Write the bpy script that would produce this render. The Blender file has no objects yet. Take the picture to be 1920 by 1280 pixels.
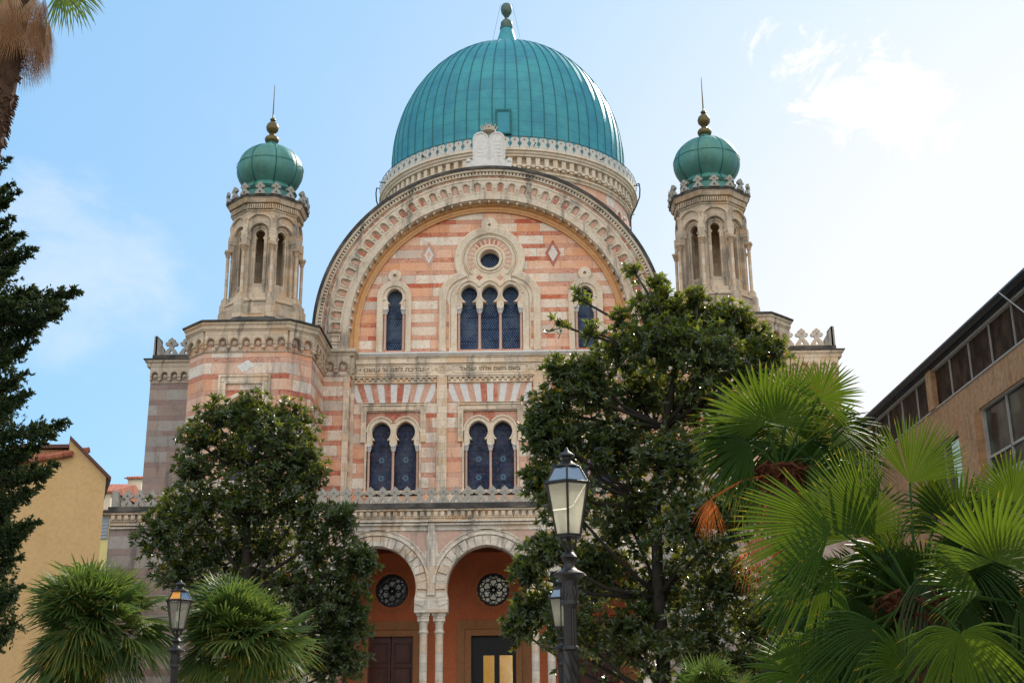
import bpy, bmesh, math, random
from math import sin, cos, pi, radians, sqrt, atan2, floor
from mathutils import Vector, Matrix
from mathutils.geometry import tessellate_polygon
random.seed(7)
S = bpy.context.scene
COL = S.collection

# ---------------------------------------------------------------- camera (numbers fitted to the photograph's perspective)
CAM = Vector((1.64, -48.0, 1.6)); FPX = 2302.0
_pt, _yw, _rl = radians(17.26), radians(0.884), radians(0.575)
FW = Vector((-sin(_yw)*cos(_pt), cos(_yw)*cos(_pt), sin(_pt)))
_r = Vector((cos(_yw), sin(_yw), 0)); _u = _r.cross(FW)
RT = _r*cos(_rl) - _u*sin(_rl); UP = _r*sin(_rl) + _u*cos(_rl)
def ray(x, y):
    return FW*FPX + RT*(x-960) + UP*(640-y)
def at(x, y, Y):                      # measure: where a sight line meets the plane at depth Y
    d = ray(x, y); return CAM + d*((Y-CAM.y)/d.y)
def sunv():
    el, az = radians(38), radians(30)
    return Vector((sin(az)*cos(el), cos(az)*cos(el), sin(el)))
SUN = sunv()

# ---------------------------------------------------------------- mesh builder
class G:
    def __init__(s): s.v = []; s.f = []; s.m = []; s.mi = 0; s.attr = []; s.a = 0.0
    def add(s, vs, fs):
        b = len(s.v); s.v += [tuple(p) for p in vs]
        for f in fs: s.f.append(tuple(b+i for i in f)); s.m.append(s.mi); s.attr.append(s.a)
    def box(s, x0, x1, y0, y1, z0, z1, mp=None):
        P = [(x, y, z) for z in (z0, z1) for y in (y0, y1) for x in (x0, x1)]
        if mp: P = [mp(*p) for p in P]
        s.add(P, [(0,2,3,1),(4,5,7,6),(0,1,5,4),(2,6,7,3),(0,4,6,2),(1,3,7,5)])
    def sbox(s, s0, s1, z0, z1, d0, d1, mp):      # box in wall coordinates: along, up, outward
        P = [mp(a, z, d) for d in (d0, d1) for z in (z0, z1) for a in (s0, s1)]
        s.add(P, [(0,2,3,1),(4,5,7,6),(0,1,5,4),(2,6,7,3),(0,4,6,2),(1,3,7,5)])
    def plate(s, outer, holes, d0, d1, mp):
        loops = [outer]+list(holes)
        flat = [p for l in loops for p in l]
        tris = tessellate_polygon([[Vector((p[0], p[1], 0)) for p in l] for l in loops])
        n = len(flat)
        P = [mp(p[0], p[1], d1) for p in flat]+[mp(p[0], p[1], d0) for p in flat]
        F = []
        for t in tris:
            a, b, c = [flat[i] for i in t]
            ar = (b[0]-a[0])*(c[1]-a[1])-(b[1]-a[1])*(c[0]-a[0])
            if abs(ar) < 1e-9: continue
            if ar < 0: t = (t[0], t[2], t[1])
            F.append(tuple(t)); F.append((t[0]+n, t[2]+n, t[1]+n))
        b = 0
        for l in loops:
            k = len(l)
            ar = sum(l[i][0]*l[(i+1)%k][1]-l[(i+1)%k][0]*l[i][1] for i in range(k))
            for i in range(k):
                i0 = b+i; i1 = b+(i+1)%k
                hole = l is not outer
                q = (i0, i0+n, i1+n, i1)
                if (ar < 0) != hole: q = q[::-1]
                F.append(q)
            b += k
        s.add(P, F)
    def sweep(s, path, prof, mp, closed=False, caps=True):
        n = len(path); k = len(prof); P = []
        for i, p in enumerate(path):
            if closed: a, c = path[i-1], path[(i+1)%n]
            else: a, c = path[max(i-1,0)], path[min(i+1,n-1)]
            def nrm(u, w):
                dx, dz = w[0]-u[0], w[1]-u[1]; L = math.hypot(dx, dz) or 1
                return (-dz/L, dx/L)
            n1 = nrm(a, p) if a != p else nrm(p, c); n2 = nrm(p, c) if c != p else n1
            mx, mz = n1[0]+n2[0], n1[1]+n2[1]; L = mx*mx+mz*mz
            sc = 2/L if L > .3 else 2/.3
            mx *= sc; mz *= sc
            for (o, d) in prof: P.append(mp(p[0]+mx*o, p[1]+mz*o, d))
        F = []
        for i in range(n if closed else n-1):
            j = (i+1) % n
            for t in range(k):
                u = (t+1) % k
                F.append((i*k+t, j*k+t, j*k+u, i*k+u))
        if not closed and caps: F += [tuple(range(k))[::-1], tuple((n-1)*k+t for t in range(k))]
        s.add(P, F)
    def lathe(s, prof, c, seg=16, a0=0, squash=None, full=True):
        P = []; F = []; k = len(prof)
        for j in range(seg):
            a = a0+2*pi*j/seg
            for (r, z) in prof: P.append((c[0]+r*cos(a), c[1]+r*sin(a), c[2]+z))
        for j in range(seg):
            jj = (j+1) % seg
            for t in range(k-1):
                F.append((j*k+t, jj*k+t, jj*k+t+1, j*k+t+1))
        F.append(tuple(j*k for j in range(seg))[::-1]); F.append(tuple(j*k+k-1 for j in range(seg)))
        s.add(P, F)
    def tube(s, pts, rads, seg=6, cap=True):
        P = []; F = []; n = len(pts); pts = [Vector(p) for p in pts]
        t0 = (pts[1]-pts[0]).normalized(); ref = t0.orthogonal().normalized()
        for i, p in enumerate(pts):
            t = (pts[min(i+1,n-1)]-pts[max(i-1,0)]).normalized()
            ref = (ref-t*ref.dot(t)); ref = ref.normalized() if ref.length > 1e-6 else t.orthogonal().normalized()
            b = t.cross(ref); r = rads[i] if isinstance(rads, (list, tuple)) else rads
            for j in range(seg):
                a = 2*pi*j/seg; P.append(p+(ref*cos(a)+b*sin(a))*r)
        for i in range(n-1):
            for j in range(seg):
                jj = (j+1) % seg; F.append((i*seg+j, i*seg+jj, (i+1)*seg+jj, (i+1)*seg+j))
        if cap: F += [tuple(range(seg))[::-1], tuple((n-1)*seg+j for j in range(seg))]
        s.add(P, F)
    def build(s, name, mats, parent=None, smooth=False, recalc=True, attr=False, auto=None):
        me = bpy.data.meshes.new(name); me.from_pydata(s.v, [], s.f)
        if not isinstance(mats, (list, tuple)): mats = [mats]
        for m in mats: me.materials.append(m)
        me.polygons.foreach_set('material_index', s.m)
        if attr:
            at_ = me.attributes.new('vary', 'FLOAT', 'FACE'); at_.data.foreach_set('value', s.attr)
        if recalc:
            bm = bmesh.new(); bm.from_mesh(me); bmesh.ops.recalc_face_normals(bm, faces=bm.faces); bm.to_mesh(me); bm.free()
        if smooth or auto:
            me.polygons.foreach_set('use_smooth', [True]*len(me.polygons))
            if auto: me.set_sharp_from_angle(angle=radians(auto))
        me.update()
        o = bpy.data.objects.new(name, me); COL.objects.link(o)
        if parent: o.parent = parent
        return o

def wallmap(ox, oy, ang=0.0):
    c, n = (cos(ang), sin(ang)), (sin(ang), -cos(ang))
    return lambda s, z, d: (ox+c[0]*s+n[0]*d, oy+c[1]*s+n[1]*d, z)
def tag(o, label=None, cat=None, group=None, kind=None):
    if label: o['label'] = label
    if cat: o['category'] = cat
    if group: o['group'] = group
    if kind: o['kind'] = kind
    return o
def empty(name, loc, label, cat, group=None, rz=0):
    o = bpy.data.objects.new(name, None); COL.objects.link(o); o.location = loc; o.rotation_euler = (0, 0, rz)
    return tag(o, label, cat, group)
def inst(src, parent, loc=(0,0,0), rz=0, name=None):
    o = src.copy(); COL.objects.link(o); o.parent = parent; o.location = loc; o.rotation_euler = (0, 0, rz)
    return o
def copy_tree(o, parent=None):
    c = o.copy(); COL.objects.link(c); c.parent = parent
    for ch in [x for x in S.objects if x.parent == o]: copy_tree(ch, c)
    return c
def arc(cx, cz, r, a0, a1, n):
    return [(cx+r*cos(a0+(a1-a0)*i/n), cz+r*sin(a0+(a1-a0)*i/n)) for i in range(n+1)]
def horseshoe(cx, zb, wj, zi, zc, r, e=.15, n=9, open_=False):
    """closed outline (ccw from bottom left going down... right) of a pointed horseshoe opening"""
    R = r*(1+e); ex = r*e
    t0 = math.asin(max(-1, min(1, (zi-zc)/R))); t1 = math.acos(ex/R)
    right = [(cx-ex+R*cos(t0+(t1-t0)*i/n), zc+R*sin(t0+(t1-t0)*i/n)) for i in range(n+1)]
    left = [(2*cx-x, z) for x, z in right[::-1]][1:]
    pts = [(cx-wj, zb), (cx+wj, zb), (cx+wj, zi)]+right+left+[(cx-wj, zi)]
    out = [pts[0]]
    for p in pts[1:]:
        if math.hypot(p[0]-out[-1][0], p[1]-out[-1][1]) > 1e-4: out.append(p)
    return out

# ---------------------------------------------------------------- materials
class NT:
    def __init__(s, mat):
        mat.use_nodes = True; s.t = mat.node_tree; s.t.nodes.clear(); s.mat = mat
        s.out = s.n('ShaderNodeOutputMaterial' if isinstance(mat, bpy.types.Material) else 'ShaderNodeOutputWorld')
    def n(s, ty, **kw):
        nd = s.t.nodes.new(ty)
        for k, v in kw.items(): setattr(nd, k, v)
        return nd
    def l(s, a, b): s.t.links.new(a, b)
    def put(s, sock, v):
        if isinstance(v, bpy.types.NodeSocket): s.l(v, sock)
        else:
            if sock.type == 'RGBA' and len(v) == 3: v = (*v, 1)
            sock.default_value = v
    def m(s, op, a, b=0.0, c=0.0):
        nd = s.n('ShaderNodeMath', operation=op)
        s.put(nd.inputs[0], a); s.put(nd.inputs[1], b); s.put(nd.inputs[2], c); return nd.outputs[0]
    def mix(s, f, a, b, mode='MIX'):
        nd = s.n('ShaderNodeMix', data_type='RGBA', blend_type=mode)
        s.put(nd.inputs[0], f); s.put(nd.inputs[6], a); s.put(nd.inputs[7], b); return nd.outputs[2]
    def noise(s, vec, scale, detail=3, rough=.55, dist=0):
        nd = s.n('ShaderNodeTexNoise'); s.put(nd.inputs['Vector'], vec)
        nd.inputs['Scale'].default_value = scale; nd.inputs['Detail'].default_value = detail
        nd.inputs['Roughness'].default_value = rough; nd.inputs['Distortion'].default_value = dist
        return nd.outputs['Fac']
    def vor(s, vec, scale, rnd=1.0, feature='F1'):
        nd = s.n('ShaderNodeTexVoronoi', feature=feature); s.put(nd.inputs['Vector'], vec)
        nd.inputs['Scale'].default_value = scale; nd.inputs['Randomness'].default_value = rnd
        return nd
    def ramp(s, f, stops, interp='LINEAR'):
        nd = s.n('ShaderNodeValToRGB'); s.put(nd.inputs[0], f); r = nd.color_ramp; r.interpolation = interp
        while len(r.elements) < len(stops): r.elements.new(.5)
        for e, (p, c) in zip(r.elements, stops):
            e.position = p; e.color = (*c, 1) if len(c) == 3 else c
        return nd.outputs[0]
    def step(s, f, lo, hi):
        nd = s.n('ShaderNodeMapRange'); nd.interpolation_type = 'SMOOTHSTEP'; s.put(nd.inputs[0], f)
        nd.inputs[1].default_value = lo; nd.inputs[2].default_value = hi; return nd.outputs[0]
    def co(s):
        s.tc = s.n('ShaderNodeTexCoord'); o = s.tc.outputs['Object']; x = s.n('ShaderNodeSeparateXYZ'); s.l(o, x.inputs[0])
        return o, x.outputs[0], x.outputs[1], x.outputs[2]
    def vec(s, x, y, z=0.0):
        nd = s.n('ShaderNodeCombineXYZ'); s.put(nd.inputs[0], x); s.put(nd.inputs[1], y); s.put(nd.inputs[2], z); return nd.outputs[0]
    def white(s, vec):
        nd = s.n('ShaderNodeTexWhiteNoise'); s.put(nd.inputs['Vector'], vec); return nd.outputs['Value']
    def bump(s, h, strength=.3, dist=.02):
        nd = s.n('ShaderNodeBump'); s.put(nd.inputs['Height'], h); nd.inputs['Strength'].default_value = strength
        nd.inputs['Distance'].default_value = dist; return nd.outputs[0]
    def bsdf(s, col, rough=.8, normal=None, metal=0.0, spec=.3, **kw):
        nd = s.n('ShaderNodeBsdfPrincipled'); s.put(nd.inputs['Base Color'], col); s.put(nd.inputs['Roughness'], rough)
        s.put(nd.inputs['Metallic'], metal); nd.inputs['Specular IOR Level'].default_value = spec
        if normal: s.l(normal, nd.inputs['Normal'])
        for k, v in kw.items(): s.put(nd.inputs[k], v)
        return nd.outputs[0]
    def done(s, sh): s.l(sh, s.out.inputs[0]); return s.mat
def newmat(name): return NT(bpy.data.materials.new(name))

def weather(N, o, x, y, z, col, amt=.5, dark=(.10,.095,.09)):
    st = N.noise(N.vec(N.m('MULTIPLY', N.m('ADD', x, y), 2.2), N.m('MULTIPLY', x, .7), N.m('MULTIPLY', z, .35)), 1.0, 5, .65)
    st2 = N.noise(o, .9, 6, .62)
    f = N.m('MULTIPLY', N.step(st, .50, .68), amt)
    f2 = N.m('MULTIPLY', N.step(st2, .54, .72), amt*.8)
    c = N.mix(f, col, dark); return N.mix(f2, c, (dark[0]*1.8, dark[1]*1.7, dark[2]*1.5))

def stone_mat(name, base, amt=.5, var=.18, warm=(.55,.36,.22), block=0.0, rough=.85, dark=(.10,.095,.09)):
    N = newmat(name); o, x, y, z = N.co()
    n1 = N.noise(o, 1.3, 5); n2 = N.noise(o, 14, 4)
    c = N.mix(N.m('MULTIPLY', N.step(n1, .42, .75), .55), base, warm)
    if block:
        u = N.m('DIVIDE', N.m('ADD', x, y), block); row = N.m('FLOOR', N.m('DIVIDE', z, .3))
        bu = N.m('ADD', u, N.m('MULTIPLY', N.white(N.vec(row, 3.0)), 3.0))
        r = N.white(N.vec(N.m('FLOOR', bu), row))
        c = N.mix(.75, c, N.ramp(r, [(0, tuple(k*1.15 for k in base)), (.35, base), (.55, (base[0]*1.0, base[1]*.86, base[2]*.72)), (.8, (base[0]*.8, base[1]*.82, base[2]*.84))], 'CONSTANT'))
        j = N.m('LESS_THAN', N.m('FRACT', bu), .02); j2 = N.m('LESS_THAN', N.m('FRACT', N.m('DIVIDE', z, .3)), .04)
        c = N.mix(N.m('MULTIPLY', N.m('MAXIMUM', j, j2), .45), c, (.16,.13,.11))
    c = N.mix(N.m('MULTIPLY', N.step(N.noise(o, 9, 7, .78), .42, .68), var*1.9), c, tuple(k*.38 for k in base))
    c = weather(N, o, x, y, z, c, amt, dark)
    h = N.m('ADD', n2, N.m('MULTIPLY', N.noise(o, 45, 3), .5))
    return N.done(N.bsdf(c, rough, N.bump(h, .35, .015)))

def striped_mat(name, period, redf, z0, tint=1.0, blk=.95, grey=0.0, sat=1.0, amt=.3):
    N = newmat(name); o, x, y, z = N.co()
    wob = N.m('MULTIPLY', N.m('SUBTRACT', N.noise(o, 3, 2), .5), .012)
    vv = N.m('DIVIDE', N.m('SUBTRACT', N.m('ADD', z, wob), z0), period)
    row = N.m('FLOOR', vv); fr = N.m('FRACT', vv); red = N.m('LESS_THAN', fr, redf)
    idx = N.m('ADD', N.m('MULTIPLY', row, 2.0), red)
    u = N.m('ADD', N.m('ADD', x, y), 50.0)
    bl = N.m('ADD', blk, N.m('MULTIPLY', N.white(N.vec(idx, 9.0)), .5))
    bu = N.m('ADD', N.m('DIVIDE', u, bl), N.m('MULTIPLY', N.white(N.vec(idx, 5.0)), 7.0))
    cell = N.m('FLOOR', bu); r1 = N.white(N.vec(cell, idx, 1.0)); r2 = N.white(N.vec(cell, idx, 2.0))
    def t(c):
        g = sum(c)/3
        return tuple((g+(k-g)*sat)*tint*(1-grey)+.36*tint*grey for k in c)
    cream = N.ramp(r1, [(0, t((.76,.50,.38))), (.2, t((.78,.68,.58))), (.38, t((.74,.43,.30))), (.56, t((.80,.73,.64))), (.74, t((.72,.37,.23))), (.88, t((.60,.54,.48)))], 'CONSTANT')
    mott = N.noise(o, 3.4, 7, .75, .8)
    cream = N.mix(N.m('MULTIPLY', N.step(mott, .46, .62), .5), cream, t((.74,.42,.28)))
    cream = N.mix(N.m('MULTIPLY', N.step(N.noise(o, 1.1, 6, .7), .5, .68), .35), cream, t((.80,.74,.66)))
    redc = N.ramp(r2, [(0, t((.56,.17,.10))), (.3, t((.60,.25,.17))), (.55, t((.50,.13,.08))), (.75, t((.62,.34,.26)))], 'CONSTANT')
    sp = N.vor(o, 21.0).outputs['Distance']; ck = N.white(N.vec(N.m('FLOOR', bu), idx, 7.0))
    spk = N.m('MULTIPLY', N.m('LESS_THAN', sp, .28), N.m('ADD', .2, N.m('MULTIPLY', ck, .7)))
    redc = N.mix(N.m('MULTIPLY', spk, .75), redc, t((.70,.56,.48)))
    redc = N.mix(N.m('MULTIPLY', N.m('GREATER_THAN', N.vor(N.vec(x, N.m('ADD', z, y), 3.3), 15.0).outputs['Distance'], .62), .55), redc, t((.22,.05,.04)))
    redc = N.mix(N.m('MULTIPLY', N.m('GREATER_THAN', N.white(N.vec(cell, idx, 11.0)), .62), .6), redc, t((.70,.46,.35)))
    c = N.mix(red, cream, redc)
    jv = N.m('LESS_THAN', N.m('FRACT', bu), .014)
    e1 = N.m('LESS_THAN', N.m('ABSOLUTE', N.m('SUBTRACT', fr, redf)), .014); e2 = N.m('LESS_THAN', fr, .024)
    j = N.m('MAXIMUM', jv, N.m('MAXIMUM', e1, e2))
    c = N.mix(N.m('MULTIPLY', j, .6), c, t((.22,.13,.09)))
    n2 = N.noise(o, 12, 6, .75); c = N.mix(N.m('MULTIPLY', N.step(n2, .42, .7), .42), c, t((.34,.19,.13)))
    fd = N.noise(o, 1.7, 5, .7); c = N.mix(N.m('MULTIPLY', N.m('MULTIPLY', red, N.step(fd, .46, .66)), .6), c, t((.70,.45,.34)))
    c = weather(N, o, x, y, z, c, amt)
    h = N.m('SUBTRACT', N.m('ADD', n2, N.m('MULTIPLY', N.noise(o, 50, 3), .6)), N.m('MULTIPLY', j, 1.5))
    return N.done(N.bsdf(c, .75, N.bump(h, .35, .012), spec=.35))

def simple_mat(name, col, rough=.7, metal=0.0, spec=.4, var=.25, scale=8, bump=.2, col2=None):
    N = newmat(name); o, x, y, z = N.co(); n = N.noise(o, scale, 5)
    c = N.mix(N.m('MULTIPLY', N.step(n, .3, .75), var if col2 is None else 1.0), col, col2 or tuple(k*.4 for k in col))
    return N.done(N.bsdf(c, rough, N.bump(N.noise(o, scale*4, 3), bump, .01), metal, spec))

M = {}
M['stripe'] = striped_mat('striped_stone', .605, .31, 10.33, 1.0, sat=1.15, amt=.45)
M['stripe_tymp'] = striped_mat('striped_tympanum_stone', .565, .34, 16.07, 1.04, sat=1.22, amt=.2)
M['stripe_tower'] = striped_mat('striped_tower_stone', .63, .32, 14.56, .96, sat=1.1, amt=.5)
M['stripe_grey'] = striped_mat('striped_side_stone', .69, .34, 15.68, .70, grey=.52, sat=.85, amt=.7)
M['cream'] = stone_mat('carved_limestone', (.74,.61,.47), .65, warm=(.66,.42,.26), block=.8)
M['cream_clean'] = stone_mat('pale_limestone', (.78,.66,.52), .3, warm=(.72,.48,.30))
M['soffit'] = stone_mat('ochre_soffit_stone', (.74,.42,.20), .08, warm=(.78,.36,.14))
M['grey_stone'] = stone_mat('weathered_limestone', (.58,.49,.39), .85, warm=(.42,.30,.20))
M['tower_stone'] = stone_mat('tower_limestone', (.60,.48,.36), .85, warm=(.58,.38,.24), block=.7)
M['gable_stone'] = stone_mat('gable_limestone', (.70,.60,.48), .8, warm=(.64,.42,.27))
M['merlon_stone'] = stone_mat('merlon_limestone', (.36,.34,.30), .85, warm=(.36,.32,.27))
M['white_stone'] = stone_mat('white_marble', (.74,.72,.70), .12, warm=(.66,.62,.58))
M['portico_stone'] = stone_mat('portico_limestone', (.64,.57,.49), .65, warm=(.55,.47,.38), block=.9)
M['ledge'] = stone_mat('blackened_ledge_stone', (.05,.048,.047), .6, warm=(.26,.22,.18))
M['lead'] = simple_mat('lead_roof', (.12,.125,.13), .6, var=.5)
M['red_panel'] = striped_mat('red_terrazzo', 50.0, 1.0, 0.0, 1.0, blk=.5, amt=.2)
M['pink_panel'] = stone_mat('faded_pink_panel', (.56,.38,.31), .5, warm=(.50,.30,.22))
M['pink_shaft'] = stone_mat('pink_marble_shaft', (.60,.38,.30), .2, warm=(.52,.30,.22), rough=.4)
M['plaster_red'] = stone_mat('red_ochre_plaster', (.60,.175,.075), .15, var=.14, warm=(.60,.15,.05))
M['frame_brown'] = stone_mat('brown_door_surround', (.42,.20,.09), .2, var=.2, warm=(.36,.2,.1))
M['dark'] = simple_mat('dark_interior', (.012,.012,.014), .9, var=.1)
M['black_iron'] = simple_mat('black_iron', (.012,.014,.017), .45, metal=.3, spec=.5, var=.3)
M['wood_dark'] = simple_mat('dark_varnished_wood', (.10,.028,.018), .4, var=.6, scale=5)
M['parapet'] = stone_mat('pale_parapet_stone', (.60,.58,.53), .5, warm=(.5,.45,.38))
M['engraved'] = simple_mat('engraved_letter_fill', (.24,.18,.12), .9, var=.2)
M['green_bronze'] = simple_mat('aged_green_bronze', (.10,.16,.13), .5, metal=.2, var=.6, scale=6)
M['gold_bronze'] = simple_mat('tarnished_gold_bronze', (.16,.12,.045), .42, metal=.5, var=.7, scale=9)

def copper_mat(name, base, seamz=0.0, deep=(.02,.16,.19), streak=.4):
    N = newmat(name); o, x, y, z = N.co()
    ang = N.m('MULTIPLY', N.m('ARCTAN2', y, x), 9.549)      # 60 bays in the round
    cell = N.m('FLOOR', ang)
    row = N.m('FLOOR', N.m('ADD', N.m('MULTIPLY', z, 1.5), N.m('MULTIPLY', N.m('FLOOR', N.m('MULTIPLY', ang, .5)), .13)))
    r = N.white(N.vec(cell, row)) if seamz else N.white(N.vec(cell, 1.0))
    n = N.noise(o, .8, 5, .6); n3 = N.noise(N.vec(N.m('MULTIPLY', x, 5), N.m('MULTIPLY', y, 5), N.m('MULTIPLY', z, .6)), 1.0, 5, .6)
    c = N.mix(N.step(n, .35, .7), base, deep)
    c = N.mix(N.m('MULTIPLY', r, .4), c, (base[0]*.6, base[1]*.72, base[2]*.85))
    c = N.mix(N.m('MULTIPLY', N.step(n3, .5, .75), streak), c, (.09,.15,.06) if not seamz else (.07,.28,.30))
    if seamz:
        fr = N.m('FRACT', N.m('ADD', N.m('MULTIPLY', z, 1.5), N.m('MULTIPLY', N.m('FLOOR', N.m('MULTIPLY', ang, .5)), .13)))
        c = N.mix(N.m('MULTIPLY', N.m('LESS_THAN', fr, .035), .6), c, (.012,.07,.08))
    h = N.m('ADD', N.noise(o, 3, 3), N.m('MULTIPLY', r, .25))
    return N.done(N.bsdf(c, .5, N.bump(h, .35, .05), .15, .35))
M['copper'] = copper_mat('teal_copper_patina', (.05,.31,.345), 1.0, deep=(.035,.21,.29), streak=.5)
M['copper_seam'] = simple_mat('copper_standing_seam', (.012,.13,.14), .5, metal=.3, var=.3)
M['copper_small'] = copper_mat('green_copper_patina', (.10,.28,.235), 0.0, deep=(.06,.17,.15), streak=.65)

def glass_disc_mat():        # leaded roundels between iron bars
    N = newmat('leaded_roundel_glass'); o, x, y, z = N.co()
    s = .098
    v = N.m('DIVIDE', z, s*.866); row = N.m('FLOOR', v)
    u = N.m('ADD', N.m('DIVIDE', x, s), N.m('MULTIPLY', N.m('MODULO', row, 2.0), .5))
    du = N.m('SUBTRACT', N.m('FRACT', u), .5); dv = N.m('MULTIPLY', N.m('SUBTRACT', N.m('FRACT', v), .5), .9)
    d = N.m('SQRT', N.m('ADD', N.m('MULTIPLY', du, du), N.m('MULTIPLY', dv, dv)))
    r = N.white(N.vec(N.m('FLOOR', u), row))
    disc = N.m('LESS_THAN', d, .38)
    c = N.mix(disc, (.006,.012,.035), N.ramp(r, [(0, (.03,.065,.16)), (.5, (.07,.13,.25)), (1, (.018,.04,.10))]))
    c = N.mix(N.m('LESS_THAN', d, .12), c, (.16,.25,.38))
    bar = N.m('LESS_THAN', N.m('FRACT', N.m('DIVIDE', z, .52)), .06)
    c = N.mix(bar, c, (.01,.012,.02)); c = N.mix(N.step(N.noise(o, 1.4, 3), .42, .62), c, N.mix(.45, c, (.12,.16,.22)))  # paler noise patches painted in as uneven reflections
    return N.done(N.bsdf(c, .4, None, 0, .15))
def glass_star_mat():
    N = newmat('stained_star_glass'); o, x, y, z = N.co()
    r = N.vor(N.vec(x, z), 13.0, .7); c0 = N.white(r.outputs['Color'])
    c = N.ramp(c0, [(0, (.012,.018,.05)), (.35, (.022,.036,.11)), (.6, (.055,.03,.045)), (.75, (.02,.05,.09)), (.9, (.07,.07,.11))], 'CONSTANT')
    n = N.vor(N.vec(x, z), 22.0, .3, 'DISTANCE_TO_EDGE'); c = N.mix(N.m('LESS_THAN', n.outputs['Distance'], .06), c, (.008,.009,.02))
    bar = N.m('LESS_THAN', N.m('FRACT', N.m('DIVIDE', z, .215)), .12)
    c = N.mix(bar, c, (.007,.009,.02)); c = N.mix(N.step(N.noise(o, 1.1, 3), .45, .62), c, N.mix(.35, c, (.09,.11,.17)))  # large blotches in the colour stand for reflections
    return N.done(N.bsdf(c, .4, None, 0, .15))
M['glass_disc'] = glass_disc_mat(); M['glass_star'] = glass_star_mat()
M['star_line'] = simple_mat('pale_star_leading', (.13,.24,.34), .4)
def pane_mat(name, c1, c2, rough=.12, scale=9.0, spec=.6, metal=0.0):
    N = newmat(name); o, x, y, z = N.co(); v = N.vor(N.vec(x, z), scale, .8); r = N.white(v.outputs['Color'])
    c = N.mix(r, c1, c2); return N.done(N.bsdf(c, rough, N.bump(N.noise(o, 5, 2), .1, .01), metal, spec))
M['rose_dark'] = pane_mat('dark_rose_glass', (.02,.018,.022), (.07,.05,.05))
M['rose_pale'] = pane_mat('pale_rose_glass', (.30,.27,.19), (.09,.10,.10), .15, 9.0, .6, .5)
N = newmat('door_mirror_glass'); o, x, y, z = N.co()
M['mirror_glass'] = N.done(N.bsdf((.80,.74,.62), .06, N.bump(N.noise(o, 2.2, 2), .06, .03), 1.0))
# ================================================================= SYNAGOGUE
syn = empty('synagogue', (0,0,0), 'domed synagogue of striped pink and cream stone with twin turrets and an arched porch', 'synagogue')
W0 = wallmap(0, 0)
def WM(y): return wallmap(0, y)

# ---- generic friezes in wall coordinates -------------------------------------------------
def corbel_table(g, s0, s1, n, z0, z1, mp, d=.14, deep=0.0):
    """row of small arches on brackets with a roundel in each, fascia above and dentils below"""
    w = (s1-s0)/n; H = z1-z0
    zs = z0+H*.42; r = w*.33
    for i in range(n):
        c = s0+w*(i+.5); a = c-w/2; b = c+w/2
        pts = [(a, zs), (c-r, zs)]+arc(c, zs+.02, r, pi, 0, 8)+[(c+r, zs), (b, zs), (b, z1), (a, z1)]
        pts2 = [pts[0]]
        for p in pts[1:]:
            if math.hypot(p[0]-pts2[-1][0], p[1]-pts2[-1][1]) > 1e-4: pts2.append(p)
        g.plate(pts2, [], 0, d, mp)
        g.sweep(arc(c, zs+.02, r+.035, pi, 0, 8), [(0, d), (.03, d), (.03, d+.025), (0, d+.025)], mp)
        # roundel
        for q, dd in ((r*.62, .05), (r*.38, .075), (r*.16, .10)):
            g.plate(arc(c, zs-.01, q, 0, 2*pi-.4, 9), [], 0, dd, mp)
    for i in range(n+1):
        c = s0+w*i; k = w*.5-r
        lo, hi = max(s0, c-k), min(s1, c+k)
        if hi-lo < .01: continue
        g.sbox(lo, hi, zs-.06, zs+.002, 0, d+.03, mp)
        g.sbox(lo, hi, zs-.13, zs-.06, 0, d-.02, mp)
        lo2, hi2 = max(s0, c-k*.85), min(s1, c+k*.85)
        g.sbox(lo2, hi2, zs-.2, zs-.13, 0, d+.01, mp); g.sbox(max(s0, c-k*.5), min(s1, c+k*.5), zs-.25, zs-.2, 0, d-.05, mp)
    m = int((s1-s0)/.085)
    g.sbox(s0, s1, z0, z0+.035, 0, .05, mp)
    for i in range(m):
        g.sbox(s0+(s1-s0)*(i+.25)/m, s0+(s1-s0)*(i+.75)/m, z0+.035, z0+.085, 0, .045, mp)
def dentils(g, s0, s1, z0, z1, step, d, mp, fill=.5, back=None):
    n = max(1, round((s1-s0)/step)); w = (s1-s0)/n
    for i in range(n): g.sbox(s0+w*(i+.5-fill/2), s0+w*(i+.5+fill/2), z0, z1, 0, d, mp)
def crenel(g, s0, s1, z0, z1, step, d, mp):
    """stepped key-pattern frieze"""
    n = max(1, round((s1-s0)/step)); w = (s1-s0)/n; zm = (z0+z1)/2
    g.sbox(s0, s1, z1-.02, z1+.03, 0, d+.02, mp); g.sbox(s0, s1, z0-.03, z0+.02, 0, d-.01, mp)
    for i in range(n):
        a = s0+w*i
        g.sbox(a, a+w*.52, zm, z1, 0, d, mp); g.sbox(a+w*.52, a+w, z0, zm+.02, 0, d*.75, mp)
        g.sbox(a+w*.08, a+w*.44, zm-.05, zm, 0, d*.6, mp)
CORN = [(0, 0), (.06, 0), (.10, .03), (.12, .1), (.20, .14), (.22, .2), (.30, .24), (.30, .32), (0, .32)]
def cornice(g, path, z, prof, closed=False):
    """horizontal moulding: path in plan, walking so that the outside is on the right"""
    g.sweep(path, [(-o, zz) for o, zz in prof], lambda x, y, d: (x, y, z+d), closed)

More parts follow.
